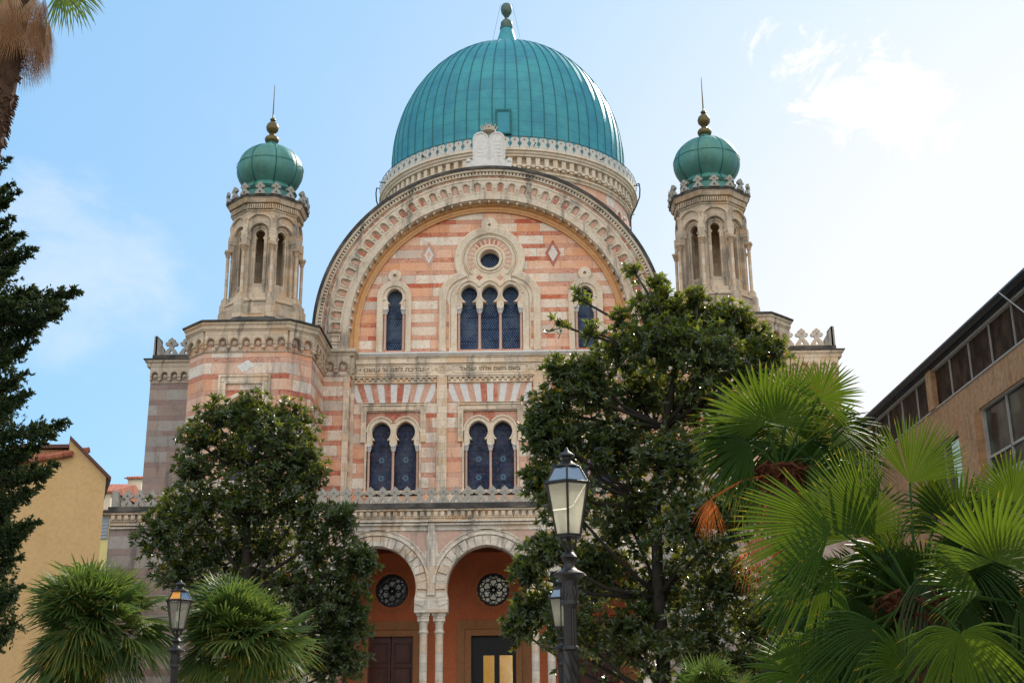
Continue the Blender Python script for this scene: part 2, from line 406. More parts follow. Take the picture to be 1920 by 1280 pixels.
# ---- capitals and little columns --------------------------------------------------------
def colonette(h, r=.055, cap=.2, seg=10):
    g = G(); g.lathe([(r*1.75, 0), (r*1.75, .04), (r*1.3, .06), (r*1.55, .09), (r*1.15, .12), (r, .14), (r*.96, h-cap-.03), (r*1.3, h-cap-.02), (r*1.3, h-cap), (r, h-cap+.01)], (0,0,0), seg)
    s = g.build('colonette', M['pink_shaft'], None, auto=40)
    c = G(); c.lathe([(r, h-cap), (r*1.15, h-cap*.7), (r*1.8, h-cap*.32), (r*1.8, h-cap*.28)], (0,0,0), 8)
    c.box(-r*2, r*2, -r*2, r*2, h-cap*.28, h)
    for i in range(8):
        a = i*pi/4; c.tube([(r*1.1*cos(a), r*1.1*sin(a), h-cap), (r*1.5*cos(a), r*1.5*sin(a), h-cap*.6), (r*1.95*cos(a), r*1.95*sin(a), h-cap*.36)], [.012, .016, .02], 4)
    k = c.build('capital', M['white_stone'], s)
    return s, k
def put_colonettes(proto, parent, pts):
    s, k = proto; first = not s.get('used')
    for i, p in enumerate(pts):
        if first and i == 0:
            s['used'] = 1; s.parent = parent; s.location = p; del s['used']; proto_used.add(s.name)
        else:
            c = s.copy(); COL.objects.link(c); c.parent = parent; c.location = p
            kk = k.copy(); COL.objects.link(kk); kk.parent = c
proto_used = set()
class Colo:
    def __init__(s, *a, **k): s.s, s.k = colonette(*a, **k); s.first = True
    def put(s, parent, pts):
        for p in pts:
            if s.first: s.s.parent = parent; s.s.location = p; s.first = False
            else:
                c = s.s.copy(); COL.objects.link(c); c.parent = parent; c.location = p
                kk = s.k.copy(); COL.objects.link(kk); kk.parent = c
def star(c, y, z, r, parent):
    g = G(); mp = WM(y)
    for a0 in (pi/2, -pi/2):
        g.sweep([(c+r*cos(a0+k*2*pi/3), z+r*sin(a0+k*2*pi/3)) for k in range(3)], [(-.008, 0), (.008, 0), (.008, .015), (-.008, .015)], mp, closed=True)
    for k in range(6):
        a = k*pi/3; q = .026; g.sweep([(c+r*.95*cos(a)+q*cos(b), z+r*.95*sin(a)+q*sin(b)) for b in [j*pi/3 for j in range(6)]], [(-.008, 0), (.008, 0), (.008, .015), (-.008, .015)], mp, closed=True)
    return g.build('star_tracery', M['star_line'], parent)

# ---- body and roofs behind ---------------------------------------------------------------
g = G()
g.box(-13.4, 13.4, .8, 34, 0, 8.6); g.box(-6.4, 6.4, .6, 34, 8.6, 16.2); g.box(-15.0, 15.0, 4.2, 34, 0, 15.8)
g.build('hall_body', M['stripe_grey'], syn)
g = G()
pth = arc(0, 16.85, 7.0, 0, pi, 40)
g.plate([(7.0, 15.9)]+pth+[(-7.0, 15.9)], [], -14, -.62, WM(0))
g.box(-14.9, 14.9, 4.3, 33.8, 15.8, 17.0)
g.build('barrel_roof', M['lead'], syn)

# ---- recessed central wall: three bays with twin windows ----------------------------------
BX = (-3.9, 0, 3.9)
g = G()
holes = [[(c-1.13, 10.2), (c+1.13, 10.2), (c+1.13, 13.62), (c-1.13, 13.62)] for c in BX]
g.plate([(-5.8, 8.6), (5.8, 8.6), (5.8, 15.1), (-5.8, 15.1)], holes, -.45, 0, W0)
cw = g.build('central_wall', M['stripe'], syn)
for s in (-1, 1):
    g = G(); x0, w = 1.95, .2
    g.sbox(s*x0-w, s*x0+w, 8.7, 15.14, 0, .10, W0); g.sbox(s*x0-w+.07, s*x0+w-.07, 8.7, 15.14, .10, .125, W0); g.build('pilaster', M['cream'], cw)
    g = G(); g.sbox(min(s*5.5, s*5.8), max(s*5.5, s*5.8), 8.7, 15.14, 0, .14, W0); g.build('pilaster', M['cream'], cw)
col_b = Colo(1.88, .055, .26)
for c in BX:
    fr = G()
    # double moulded hood that stops on small square blocks
    P = [(-.03, 0), (.03, 0), (.03, .07), (-.03, .07)]
    for hw, zt in ((1.27, 13.90), (1.12, 13.70)):
        fr.sweep([(c-hw, 12.46), (c-hw, zt), (c+hw, zt), (c+hw, 12.46)], P, W0)
    fr.sweep([(c-1.195, 12.46), (c-1.195, 13.80), (c+1.195, 13.80), (c+1.195, 12.46)], [(-.05, 0), (.05, 0), (.05, .035), (-.05, .035)], W0)
    for s in (-1, 1):
        fr.sbox(c+s*1.27-.03, c+s*1.27+.03, 13.66, 13.98, .0, .085, W0); fr.sbox(c-1.3, c+1.3, 13.97, 13.985, 0, .07, W0) if s > 0 else None
        fr.sbox(c+s*1.195-.11, c+s*1.195+.11, 12.36, 12.47, 0, .075, W0)
        fr.sbox(c+s*1.195-.06, c+s*1.195+.06, 12.47, 12.60, 0, .06, W0)
        fr.sbox(min(c+s*1.05, c+s*1.13), max(c+s*1.05, c+s*1.13), 10.1, 12.36, 0, .05, W0)
    frame = fr.build('window_frame', M['cream'], syn)
    pl = G(); hs = [horseshoe(c+s*.49, 12.28, .345, 12.45, 12.79, .385, .10) for s in (-1, 1)]
    pl.plate([(c-1.12, 12.30), (c+1.12, 12.30), (c+1.12, 13.61), (c-1.12, 13.61)], [[(p[0], max(p[1], 12.301)) for p in h] for h in hs] if False else [], -.3, -.28, W0) if False else None
    # cream arches
    a = G()
    e = .1
    def outer(cx, rr, z0_):
        R = rr*(1+e); ex = rr*e; t1 = math.acos(ex/R)
        rt = [(cx-ex+R*cos(t1*i/9), 12.79+R*sin(t1*i/9)) for i in range(10)]
        lt = [(2*cx-x, z) for x, z in rt[::-1]][1:]
        return rt+lt
    o1 = outer(c-.49, .575, 0); o2 = outer(c+.49, .575, 0)
    right = [p for p in o2 if p[0] > c+.001]; left = [p for p in o1 if p[0] < c-.001]
    zval = 12.79+.575*.62
    out = [(c-1.065, 12.28), (c-.835, 12.28)]
    def notch(cx):
        return [p for p in horseshoe(cx, 12.28, .345, 12.47, 12.79, .385, .10)]
    n1 = notch(c-.49); n2 = notch(c+.49)
    # walk: left foot, over first opening, centre foot, over second opening, right foot, back over the top
    up1 = [n1[0]]+n1[:1:-1]+[n1[1]]; up2 = [n2[0]]+n2[:1:-1]+[n2[1]]
    poly = [(c-1.065, 12.28)]+up1+up2+[(c+1.065, 12.28)]+[p for p in right]+[(c, zval)]+[p for p in left]
    pp = [poly[0]]
    for p in poly[1:]:
        if math.hypot(p[0]-pp[-1][0], p[1]-pp[-1][1]) > 1e-3: pp.append(p)
    a.plate(pp, [], -.34, -.02, W0)
    for cx, oo in ((c-.49, o1), (c+.49, o2)):
        pts = [p for p in oo if (p[0]-c)*(cx-c) > .0]
        a.sweep(pts, [(-.03, -.02), (.03, -.02), (.03, .03), (-.03, .03)], W0)
        a.sweep(horseshoe(cx, 12.28, .345, 12.47, 12.79, .40, .1)[3:-1], [(-.0, -.02), (-.035, -.02), (-.035, .0), (0, .0)], W0)
    a.build('twin_arch', M['cream_clean'], frame)
    b = G(); b.sbox(c-1.12, c+1.12, 12.30, 13.61, -.36, -.12, W0)
    # red spandrel slab sits behind the arches but not across the openings
    b = G()
    top = [(c-1.12, 12.9)]+[(c-1.12, 13.61), (c+1.12, 13.61), (c+1.12, 12.9)]+[(x, z-.02) for x, z in right]+[(c, zval-.02)]+[(x, z-.02) for x, z in left]
    b.plate(top, [], -.3, -.09, W0); b.build('spandrel_panel', M['red_panel'], frame)
    q = G(); q.sbox(c-1.12, c+1.12, 10.2, 13.61, -.44, -.40, W0); q.build('dark_reveal', M['dark'], frame)
    for s in (-1, 1):
        cx = c+s*.49; p = G(); p.sbox(cx-.43, cx+.43, 10.22, 13.3, -.395, -.375, W0)
        pane = p.build('pane', M['glass_star'], frame)
        for zz in (11.72, 10.98): star(cx, .372, zz, .10, pane)
    col_b.put(frame, [(c+x, .12, 10.4) for x in (-.98, 0, .98)])
    sill = G(); sill.sbox(c-1.2, c+1.2, 10.28, 10.4, -.35, .12, W0); sill.build('sill', M['cream'], frame)
    # fan of alternating red and white slabs
    rd = G(); wh = G(); nst = 13; zb_, zt_ = 14.0, 14.76; foc = c
    for i in range(-7, 8):
        for j, (gg, w0, w1) in enumerate(((rd, .25, .75), (wh, -.25, .25))):
            xb0, xb1 = c+(i+w0)*.455, c+(i+w1)*.455
            k = 1.22
            xt0, xt1 = c+(i+w0)*.455*k, c+(i+w1)*.455*k
            L, R_ = c-1.68+.0, c+1.68
            quad = [(xb0, zb_), (xb1, zb_), (xt1, zt_), (xt0, zt_)]
            # clip to bay
            def clip(poly, xl, keepr):
                o_ = []
                for q0, q1 in zip(poly, poly[1:]+poly[:1]):
                    i0 = (q0[0] >= xl) == keepr; i1 = (q1[0] >= xl) == keepr
                    if i0: o_.append(q0)
                    if i0 != i1:
                        t = (xl-q0[0])/(q1[0]-q0[0]); o_.append((xl, q0[1]+t*(q1[1]-q0[1])))
                return o_
            quad = clip(clip(quad, L, True), R_, False) if True else quad
            if len(quad) > 2: gg.plate(quad, [], 0, .012 if gg is rd else .016, W0)
    f1 = rd.build('fan_red_slabs', M['red_panel'], cw); wh.build('fan_white_slabs', M['white_stone'], cw)
# key frieze, inscription band and mouldings up to the sill of the gable
g = G()
for c in BX: crenel(g, c-1.72, c+1.72, 14.83, 15.03, .235, .09, W0)
g.sbox(-5.8, 5.8, 14.78, 14.80, 0, .03, W0)
g.sbox(-5.8, 5.8, 15.08, 15.16, 0, .13, W0); g.sbox(-5.8, 5.8, 15.16, 15.60, -.3, .08, W0)
g.sbox(-5.8, 5.8, 15.60, 15.66, 0, .14, W0); g.sbox(-5.8, 5.8, 15.66, 15.86, -.2, .07, W0); g.sbox(-5.8, 5.8, 15.86, 15.92, -.2, .12, W0)
band = g.build('inscription_band', M['cream'], syn)
g = G(); g.sbox(-5.8, 5.8, 15.92, 15.99, -.5, .16, W0); g.sbox(-5.75, 5.75, 15.99, 16.07, -.5, .22, W0); g.build('sill_ledge', M['white_stone'], band)
g = G(); T = WM(-.08)
for c in BX:
    for rr in (.17,):
        pts = [(c+1.55-rr+rr*cos(a), 15.38+rr*sin(a)) for a in [(-pi/2+pi*i/8) for i in range(9)]]+[(c-1.55+rr+rr*cos(a), 15.38+rr*sin(a)) for a in [(pi/2+pi*i/8) for i in range(9)]]
        g.sweep(pts, [(-.013, 0), (.013, 0), (.013, .03), (-.013, .03)], T, closed=True)
for x in (-1.95, 1.95, -5.68, 5.68):
    g.sweep(arc(x, 15.38, .185, 0, 2*pi, 20)[:-1], [(-.014, 0), (.014, 0), (.014, .035), (-.014, .035)], T, closed=True)
    g.sweep(arc(x, 15.38, .14, 0, 2*pi, 20)[:-1], [(-.008, 0), (.008, 0), (.008, .02), (-.008, .02)], T, closed=True)
    for a0 in (pi/2, -pi/2):
        g.sweep([(x+.13*cos(a0+k*2*pi/3), 15.38+.13*sin(a0+k*2*pi/3)) for k in range(3)], [(-.01, 0), (.01, 0), (.01, .03), (-.01, .03)], T, closed=True)
    for sx in (-1, 1): g.sweep(arc(x+sx*.26, 15.38, .05, 0, 2*pi, 10)[:-1], [(-.012, 0), (.012, 0), (.012, .03), (-.012, .03)], T, closed=True)
g.build('cartouche', M['cream_clean'], band)
def text_mesh(txt, size, x, y, z, parent, name, mat, width=None, depth=.012):
    cu = bpy.data.curves.new(name, 'FONT'); cu.body = txt; cu.size = size; cu.align_x = 'CENTER'; cu.align_y = 'CENTER'
    cu.extrude = depth; cu.offset = .004
    t = bpy.data.objects.new('tmp', cu); COL.objects.link(t)
    dg = bpy.context.evaluated_depsgraph_get(); me = bpy.data.meshes.new_from_object(t.evaluated_get(dg))
    bpy.data.objects.remove(t)
    o = bpy.data.objects.new(name, me); COL.objects.link(o); o.parent = parent
    xs = [v.co.x for v in me.vertices]; ys = [v.co.y for v in me.vertices]
    if not xs: return o
    sx = width/(max(xs)-min(xs)) if width else 1
    cx, cy = (max(xs)+min(xs))/2, (max(ys)+min(ys))/2
    for v in me.vertices: v.co = Vector(((v.co.x-cx)*sx, -v.co.z, v.co.y-cy))
    me.materials.clear(); me.materials.append(mat); me.update()
    o.location = (x, y, z); return o
text_mesh('נברכה לפני א׳ עושנו'[::-1], .24, -3.9, -.085, 15.38, band, 'inscription', M['engraved'], 2.45)
text_mesh('בשם השם אלהי ישראל'[::-1], .24, 0, -.085, 15.38, band, 'inscription', M['engraved'], 2.45)
g = G()
for x in (-3.9-1.38, -3.9+1.38): g.plate(arc(x, 15.38, .035, 0, 2*pi-.5, 8), [], 0, .02, T)
g.build('inscription_dot', M['engraved'], band)

# ---- outer piers and their corbels ---------------------------------------------------------
PY = -.6
for s in (-1, 1):
    g = G(); x0, x1 = sorted((s*5.62, s*6.72)); mp = WM(PY)
    g.box(x0, x1, PY, 1.0, 0, 15.9); pr = g.build('corner_pier', M['stripe'], syn)
    g = G(); xx = sorted((s*5.62, s*5.86)); g.sbox(xx[0], xx[1], 8.9, 15.0, 0, .03, mp)
    g.build('cream_quoin', M['cream'], pr)
    g = G(); corbel_table(g, x0, x1-0.0, 2, 14.98, 15.80, mp)
    xin = s*5.62
    mi = wallmap(xin, PY if s < 0 else 0, pi/2 if s < 0 else -pi/2)
    corbel_table(g, 0, .6, 1, 14.98, 15.80, mi)
    path = [(s*6.7, PY), (s*5.62, PY), (s*5.62, 0)]
    if s > 0: path = path[::-1]
    cornice(g, path, 15.80, [(-.1, 0), (.16, 0), (.18, .1), (.26, .14), (.26, .27), (-.1, .27)]); g.build('corbel_table', M['grey_stone'], pr)

# ---- the great arched gable ----------------------------------------------------------------
ZC = 16.85
def ringmap(y0, Rm=6.3):
    return lambda s_, z, d: (z*sin(s_/Rm), y0-d, ZC+z*cos(s_/Rm))
RMg = ringmap(-.5)
NN = 41; HALF = 6.3*pi/2; wN = 2*HALF/NN
def legs(gg, r0, r1, d0, d1, y0=-.5, zb=16.05):
    for s in (-1, 1):
        x0, x1 = sorted((s*r0, s*r1)); gg.sbox(x0, x1, zb, ZC, d0, d1, WM(y0))
def strip(gg, r0, r1, d0, d1, n=82, leg=True):
    for i in range(n):
        a, b = -HALF+2*HALF*i/n, -HALF+2*HALF*(i+1)/n
        gg.add([RMg(a, r0, d1), RMg(b, r0, d1), RMg(b, r1, d1), RMg(a, r1, d1), RMg(a, r0, d0), RMg(b, r0, d0), RMg(b, r1, d0), RMg(a, r1, d0)],
               [(0,1,2,3), (4,7,6,5), (0,4,5,1), (3,2,6,7)])
    if leg: legs(gg, r0, r1, d0, d1)
g = G()
strip(g, 5.72, 7.08, -.9, .0)                       # body of the arch
strip(g, 5.75, 5.98, 0, .10); strip(g, 5.98, 6.03, 0, .07); strip(g, 6.62, 6.70, 0, .11); strip(g, 6.84, 6.88, 0, .12); strip(g, 7.0, 7.1, 0, .17)
for i in range(NN):
    c = -HALF+wN*(i+.5); r = .135
    o = [(c-wN/2, 6.03), (c+wN/2, 6.03), (c+wN/2, 6.62), (c-wN/2, 6.62)]
    h = [(c-r, 6.10), (c+r, 6.10)]+arc(c, 6.36, r, 0, pi, 7)
    g.plate(o, [h], 0, .085, RMg)
    g.sweep([(c+r+.02, 6.10)]+arc(c, 6.36, r+.02, 0, pi, 7)+[(c-r-.02, 6.10)], [(-.004, .085), (-.034, .085), (-.034, .115), (-.004, .115)], RMg)
    g.sbox(c-wN/2, c-r-.03, 6.24, 6.28, .085, .12, RMg); g.sbox(c+r+.03, c+wN/2, 6.24, 6.28, .085, .12, RMg)
for k in range(3):                                  # lower straight legs: three more cells a side
    pass
n = 150
for i in range(n):
    a = -HALF+2*HALF*(i+.2)/n; b = -HALF+2*HALF*(i+.75)/n
    g.sbox(a, b, 6.885, 6.985, 0, .12, RMg)
for s in (-1, 1):
    for k in range(7):
        g.sbox(min(s*6.885, s*6.985), max(s*6.885, s*6.985), 16.1+k*.1, 16.155+k*.1, 0, .12, WM(-.5))
    for k in range(2):
        zz = 16.12+.36*k; xa, xb = sorted((s*6.1, s*6.5))
        g.sweep([(xa, zz), (xb, zz), (xb, zz+.24), (xa, zz+.24)], [(-.02, 0), (.02, 0), (.02, .05), (-.02, .05)], WM(-.5), closed=True)
# block corbels under the inner edge
for i in range(45):
    c = -HALF+2*HALF*(i+.5)/45; g.sbox(c-.05, c+.05, 5.64, 5.73, -.25, .03, RMg)
g.mi = 1
for i in range(NN):
    c = -HALF+wN*(i+.5); r = .075
    g.plate([(c-r, 6.12), (c+r, 6.12)]+arc(c, 6.36, r, 0, pi, 6), [], 0, .03, RMg)
for i in range(60):
    c = -HALF+2*HALF*(i+.5)/60
    if random.random() < .85: g.sbox(c-.115, c+.115, 6.73, 6.81, 0, .012, RMg)
ga = g.build('gable_arch', [M['gable_stone'], M['red_panel']], syn)
g = G()
for i in range(82):
    a, b = -HALF+2*HALF*i/82, -HALF+2*HALF*(i+1)/82
    g.add([RMg(a, 7.1, .24), RMg(b, 7.1, .24), RMg(b, 7.22, .24), RMg(a, 7.22, .24), RMg(a, 7.1, -.9), RMg(b, 7.1, -.9), RMg(b, 7.22, -.9), RMg(a, 7.22, -.9)],
           [(0,1,2,3), (4,7,6,5), (0,4,5,1), (3,2,6,7)])
legs(g, 7.1, 7.22, -.9, .24)
g.build('gable_coping', M['ledge'], ga)
g = G()
strip(g, 5.38, 5.74, -.46, -.38); strip(g, 5.46, 5.56, -.38, -.34); strip(g, 5.62, 5.72, -.38, -.28)
g.build('inner_arch_moulding', M['soffit'], ga)

# ---- tympanum wall with its windows ---------------------------------------------------------
g = G()
def lancet_hole(cx): return horseshoe(cx, 16.2, .28, 18.02, 18.5, .34, .15)
def ring_pts(cx, cz, r, n=28): return arc(cx, cz, r, 0, 2*pi, n)[:-1]
OCZ = 20.12
tri_hole = [(-1.42, 16.2), (1.42, 16.2), (1.42, 18.15)]+arc(.86, 18.55, .62, -.3, pi/2, 8)+arc(-.86, 18.55, .62, pi/2, pi+.3, 8)+[(-1.42, 18.15)]
lan = [[(cx-.50, 16.2), (cx+.50, 16.2), (cx+.50, 18.1), (cx+.44, 18.6)]+arc(cx, 18.55, .42, .2, pi-.2, 8)+[(cx-.44, 18.6), (cx-.50, 18.1)] for cx in (-3.95, 3.95)]
outer_t = [(5.6, 16.0), (5.6, ZC)]+arc(0, ZC, 5.6, 0, pi, 48)[1:]+[(-5.6, 16.0)]
g.plate(outer_t, [tri_hole, ring_pts(0, OCZ, .42)]+lan, -.5, 0, W0)
ty = g.build('tympanum_wall', M['stripe_tymp'], syn)
def band_path_trifora(r_c, r_s, xs, zs, zc, zbase):
    """outline: up the side, quarter round to the big circle, over it and down again"""
    # intersections of side arcs (centre +-xs,zs radius r_s) and big circle (0,zc,r_c)
    best = None
    for i in range(200):
        a = pi*i/200
        p = (xs+r_s*cos(a), zs+r_s*sin(a)); d = math.hypot(p[0], p[1]-zc)-r_c
        if i > 20 and d < 0: best = a; break
    a1 = best or pi/2
    px, pz = xs+r_s*cos(a1), zs+r_s*sin(a1); b0 = atan2(pz-zc, px)
    rt = [(xs+r_s, zbase)]+arc(xs, zs, r_s, 0, a1, 9)
    big = arc(0, zc, r_c, b0, pi-b0, 24)
    lt = [(-x, z) for x, z in rt[::-1]]
    return rt+big[1:-1]+lt
g = G()
outp = band_path_trifora(1.48, 1.18, .92, 18.4, OCZ-.05, 16.12); inp = band_path_trifora(1.16, .78, .92, 18.4, OCZ-.05, 16.12)
g.sweep(outp, [(0, 0), (0, .12), (.05, .15), (.30, .10), (.30, 0)], W0)
fr = g.build('triple_window_frame', M['cream_clean'], syn)
g = G()
# infill slab between the frame band and the openings
pol = band_path_trifora(1.2, .88, .92, 18.4, OCZ-.05, 16.12)
holes = [ring_pts(0, OCZ, .40, 28)]
def clipz(p): return p
tri = [horseshoe(cx, 18.02, .29, 18.22, 18.62, .345, .16) for cx in (-.86, 0, .86)]
up = []
for cx in (-.86, 0, .86):
    h = horseshoe(cx, 18.02, .285, 18.24, 18.60, .345, .16); up += [h[0]]+h[:1:-1]+[h[1]]
poly = [(-1.3, 18.02)]+up+[(1.3, 18.02)]
top = [p for p in pol if p[1] > 18.05]
poly = [(-1.3, 18.02)]+up+[(1.3, 18.02), (1.66, 18.03)]+top+[(-1.66, 18.03)]
pp = [poly[0]]
for p in poly[1:]:
    if math.hypot(p[0]-pp[-1][0], p[1]-pp[-1][1]) > 1e-3: pp.append(p)
g.plate(pp, holes, -.3, .03, W0)
for s in (-1, 1): g.sbox(min(s*1.36, s*1.68), max(s*1.36, s*1.68), 16.1, 18.03, -.3, .03, W0)
E1 = [(-.03, .03), (.03, .03), (.03, .08), (-.03, .08)]
for cx in (-.86, 0, .86):
    g.sweep(horseshoe(cx, 18.02, .28, 18.24, 18.60, .38, .16)[3:-1], [(0, .03), (-.04, .03), (-.04, .055), (0, .055)], W0)
    pts = [p for p in horseshoe(cx, 18.0, .44, 18.5, 18.60, .50, .16)[2:] if abs(p[0]-cx) < .43 or abs(p[0]) > 1.2]
    pts = [p for p in pts if p[1] > 18.55]
    g.sweep(pts, [(-.02, .03), (.02, .03), (.02, .09), (-.02, .09)], W0)
g.sweep(ring_pts(0, OCZ, .47), [(-.07, .03), (.07, .03), (.05, .12), (-.05, .12)], W0, closed=True)
g.sweep(ring_pts(0, OCZ, .60), [(-.03, .03), (.03, .03), (.03, .07), (-.03, .07)], W0, closed=True)
g.sweep(ring_pts(0, OCZ, .98, 36), [(-.03, .03), (.03, .03), (.03, .09), (-.03, .09)], W0, closed=True) if False else g.sweep(arc(0, OCZ, .98, -.75, pi+.75, 34), [(-.03, .03), (.03, .03), (.03, .09), (-.03, .09)], W0)
slab = g
g = G()                                        # beads
acc = 0.0; L = band_path_trifora(1.09, .70, .92, 18.4, OCZ-.05, 16.2)
dist = [0.0]
for p, q in zip(L, L[1:]): dist.append(dist[-1]+math.hypot(q[0]-p[0], q[1]-p[1]))
nb = int(dist[-1]/.075); j = 0
for i in range(nb):
    t = i*.075
    while dist[j+1] < t: j += 1
    f = (t-dist[j])/(dist[j+1]-dist[j]); x = L[j][0]+(L[j+1][0]-L[j][0])*f; z = L[j][1]+(L[j+1][1]-L[j][1])*f
    g.sbox(x-.02, x+.02, z-.02, z+.02, .03, .035, W0)
g.build('bead_row', M['engraved'], fr)
g = slab; g.mi = 1
for i in range(18):
    a = -.6+ (pi+1.2)*(i+.5)/18; da = .075
    g.plate([(.68*cos(a-da), OCZ+.68*sin(a-da)), (.90*cos(a-da), OCZ+.90*sin(a-da)), (.90*cos(a+da), OCZ+.90*sin(a+da)), (.68*cos(a+da), OCZ+.68*sin(a+da))], [], .03, .042, W0)
for s in (-1, 1): g.plate([(s*.43-.14, 19.32), (s*.43, 19.17), (s*.43+.14, 19.32), (s*.43, 19.42)], [], .03, .042, W0)
g.build('triple_arch_slab', [M['cream_clean'], M['red_panel']], fr)
g = G()                                        # looped knot on top
g.sweep(ring_pts(0, 21.62, .22), [(-.15, 0), (.17, 0), (.15, .16), (-.13, .13)], W0, closed=True)
g.sweep(ring_pts(0, 21.62, .07, 10), [(-.03, 0), (.03, 0), (.02, .1), (-.03, .1)], W0, closed=True)
g.build('loop_knot', M['cream_clean'], fr)
g = G(); g.sbox(-1.42, 1.42, 16.1, 19.2, -.47, -.44, W0); g.plate(ring_pts(0, OCZ, .42), [], -.47, -.44, W0); g.build('dark_reveal', M['dark'], fr)
for cx in (-.86, 0, .86):
    p = G(); p.sbox(cx-.40, cx+.40, 16.2, 19.1, -.435, -.41, W0); p.build('pane', M['glass_disc'], fr)
p = G(); p.plate(ring_pts(0, OCZ, .41), [], -.435, -.41, W0); p.build('round_pane', M['glass_disc'], fr)
col_t = Colo(1.86, .062, .24)
col_t.put(fr, [(x, .10, 16.16) for x in (-1.29, -.43, .43, 1.29)])
for cx in (-3.95, 3.95):
    g = G()
    fo = [(cx+.66, 16.12), (cx+.66, 18.5)]+arc(cx, 18.5, .66, 0, pi, 14)[1:]+[(cx-.66, 16.12)]
    g.sweep(fo, [(-.0, 0), (0, .11), (-.05, .13), (.17, .09), (.17, 0)][::1], W0)
    h = horseshoe(cx, 18.02, .265, 18.22, 18.52, .33, .15); upx = [h[0]]+h[:1:-1]+[h[1]]
    o = [(cx-.62, 18.02)]+upx+[(cx+.62, 18.02), (cx+.64, 18.5)]+arc(cx, 18.5, .62, 0, pi, 12)[1:]
    g.plate(o, [], -.3, .02, W0)
    for s in (-1, 1): g.sbox(min(cx+s*.46, cx+s*.62), max(cx+s*.46, cx+s*.62), 16.1, 18.02, -.3, .02, W0)
    pts = [p for p in horseshoe(cx, 18.0, .4, 18.4, 18.5, .49, .17)[2:] if p[1] > 18.2]
    g.sweep(pts, [(-.02, .02), (.025, .02), (.025, .07), (-.02, .07)], W0)
    g.sweep(ring_pts(cx, 19.42, .17, 20), [(-.11, 0), (.10, 0), (.09, .13), (-.1, .11)], W0, closed=True)
    lf = g.build('lancet_frame', M['cream_clean'], syn)
    g = G(); g.sbox(cx-.5, cx+.5, 16.1, 19.0, -.47, -.44, W0); g.build('dark_reveal', M['dark'], lf)
    p = G(); p.sbox(cx-.37, cx+.37, 16.2, 18.95, -.435, -.41, W0); p.build('pane', M['glass_disc'], lf)
    col_t.put(lf, [(cx-.385, .08, 16.16), (cx+.385, .08, 16.16)])
    # diamond inlay
for cx in (-2.55, 2.65):
    g = G(); z = 20.35
    g.plate([(cx-.34, z), (cx, z-.62), (cx+.34, z), (cx, z+.62)], [[(cx-.2, z), (cx, z-.37), (cx+.2, z), (cx, z+.37)]], 0, .01, W0)
    di = g.build('diamond_inlay', M['red_panel'], syn)
    g = G(); g.plate([(cx-.2, z), (cx, z-.37), (cx+.2, z), (cx, z+.37)], [[(cx-.1, z), (cx, z-.18), (cx+.1, z), (cx, z+.18)]], 0, .014, W0); g.build('diamond_core', M['white_stone'], di)

# ---- tablets and crown on the gable -----------------------------------------------------------
g = G(); mp = WM(-.45)
g.sbox(-.95, .95, 24.0, 24.26, -.4, .12, mp); g.sbox(-.82, .82, 24.26, 24.42, -.35, .05, mp)
for s in (-1, 1): g.lathe([(.05, -.1), (.12, -.05), (.12, .05), (.05, .1)], (s*.86, -.45, 24.42), 10)
g.plate([(-.69, 24.42), (.69, 24.42), (.69, 25.45)]+arc(.345, 25.45, .345, 0, pi, 10)[1:]+arc(-.345, 25.45, .345, 0, pi, 10)[1:]+[(-.69, 25.45)], [], -.25, .0, mp)
for s in (-1, 1):
    g.sweep([(s*.345+.3, 24.5), (s*.345+.3, 25.43)]+arc(s*.345, 25.43, .3, 0, pi, 10)[1:]+[(s*.345-.3, 24.5)], [(-.015, 0), (.015, 0), (.015, .03), (-.015, .03)], mp)
tb = g.build('law_tablets', M['white_stone'], syn)
g = G()
for s in (-1, 1):
    for k in range(5):
        w = random.uniform(.14, .2)
        for q in range(6):
            x0 = s*.345-w+q*w/3
            if random.random() < .85: g.sbox(x0+.01, x0+w/3-.012, 24.62+k*.17, 24.655+k*.17, -.001, .004, mp)
g.build('engraved_lines', M['grey_stone'], tb)
g = G(); cc = (0, -.45+.1, 25.80)
g.lathe([(.18, 0), (.30, .02), (.30, .09), (.24, .11)], cc, 16)
for i in range(10):
    a = 2*pi*i/10; g.tube([(cc[0]+.26*cos(a), cc[1]+.26*sin(a), cc[2]+.08), (cc[0]+.34*cos(a), cc[1]+.34*sin(a), cc[2]+.22)], [.03, .015], 5)
    g.lathe([(.0, -.045), (.035, 0), (.0, .045)], (cc[0]+.36*cos(a), cc[1]+.36*sin(a), cc[2]+.25), 5)
    g.tube([(cc[0]+.22*cos(a), cc[1]+.22*sin(a), cc[2]+.1), (cc[0]+.2*cos(a), cc[1]+.2*sin(a), cc[2]+.26), (cc[0], cc[1], cc[2]+.30)], .022, 4)
g.lathe([(0, .26), (.06, .3), (.03, .36), (.0, .42)], cc, 8)
g.build('crown', M['grey_stone'], tb)
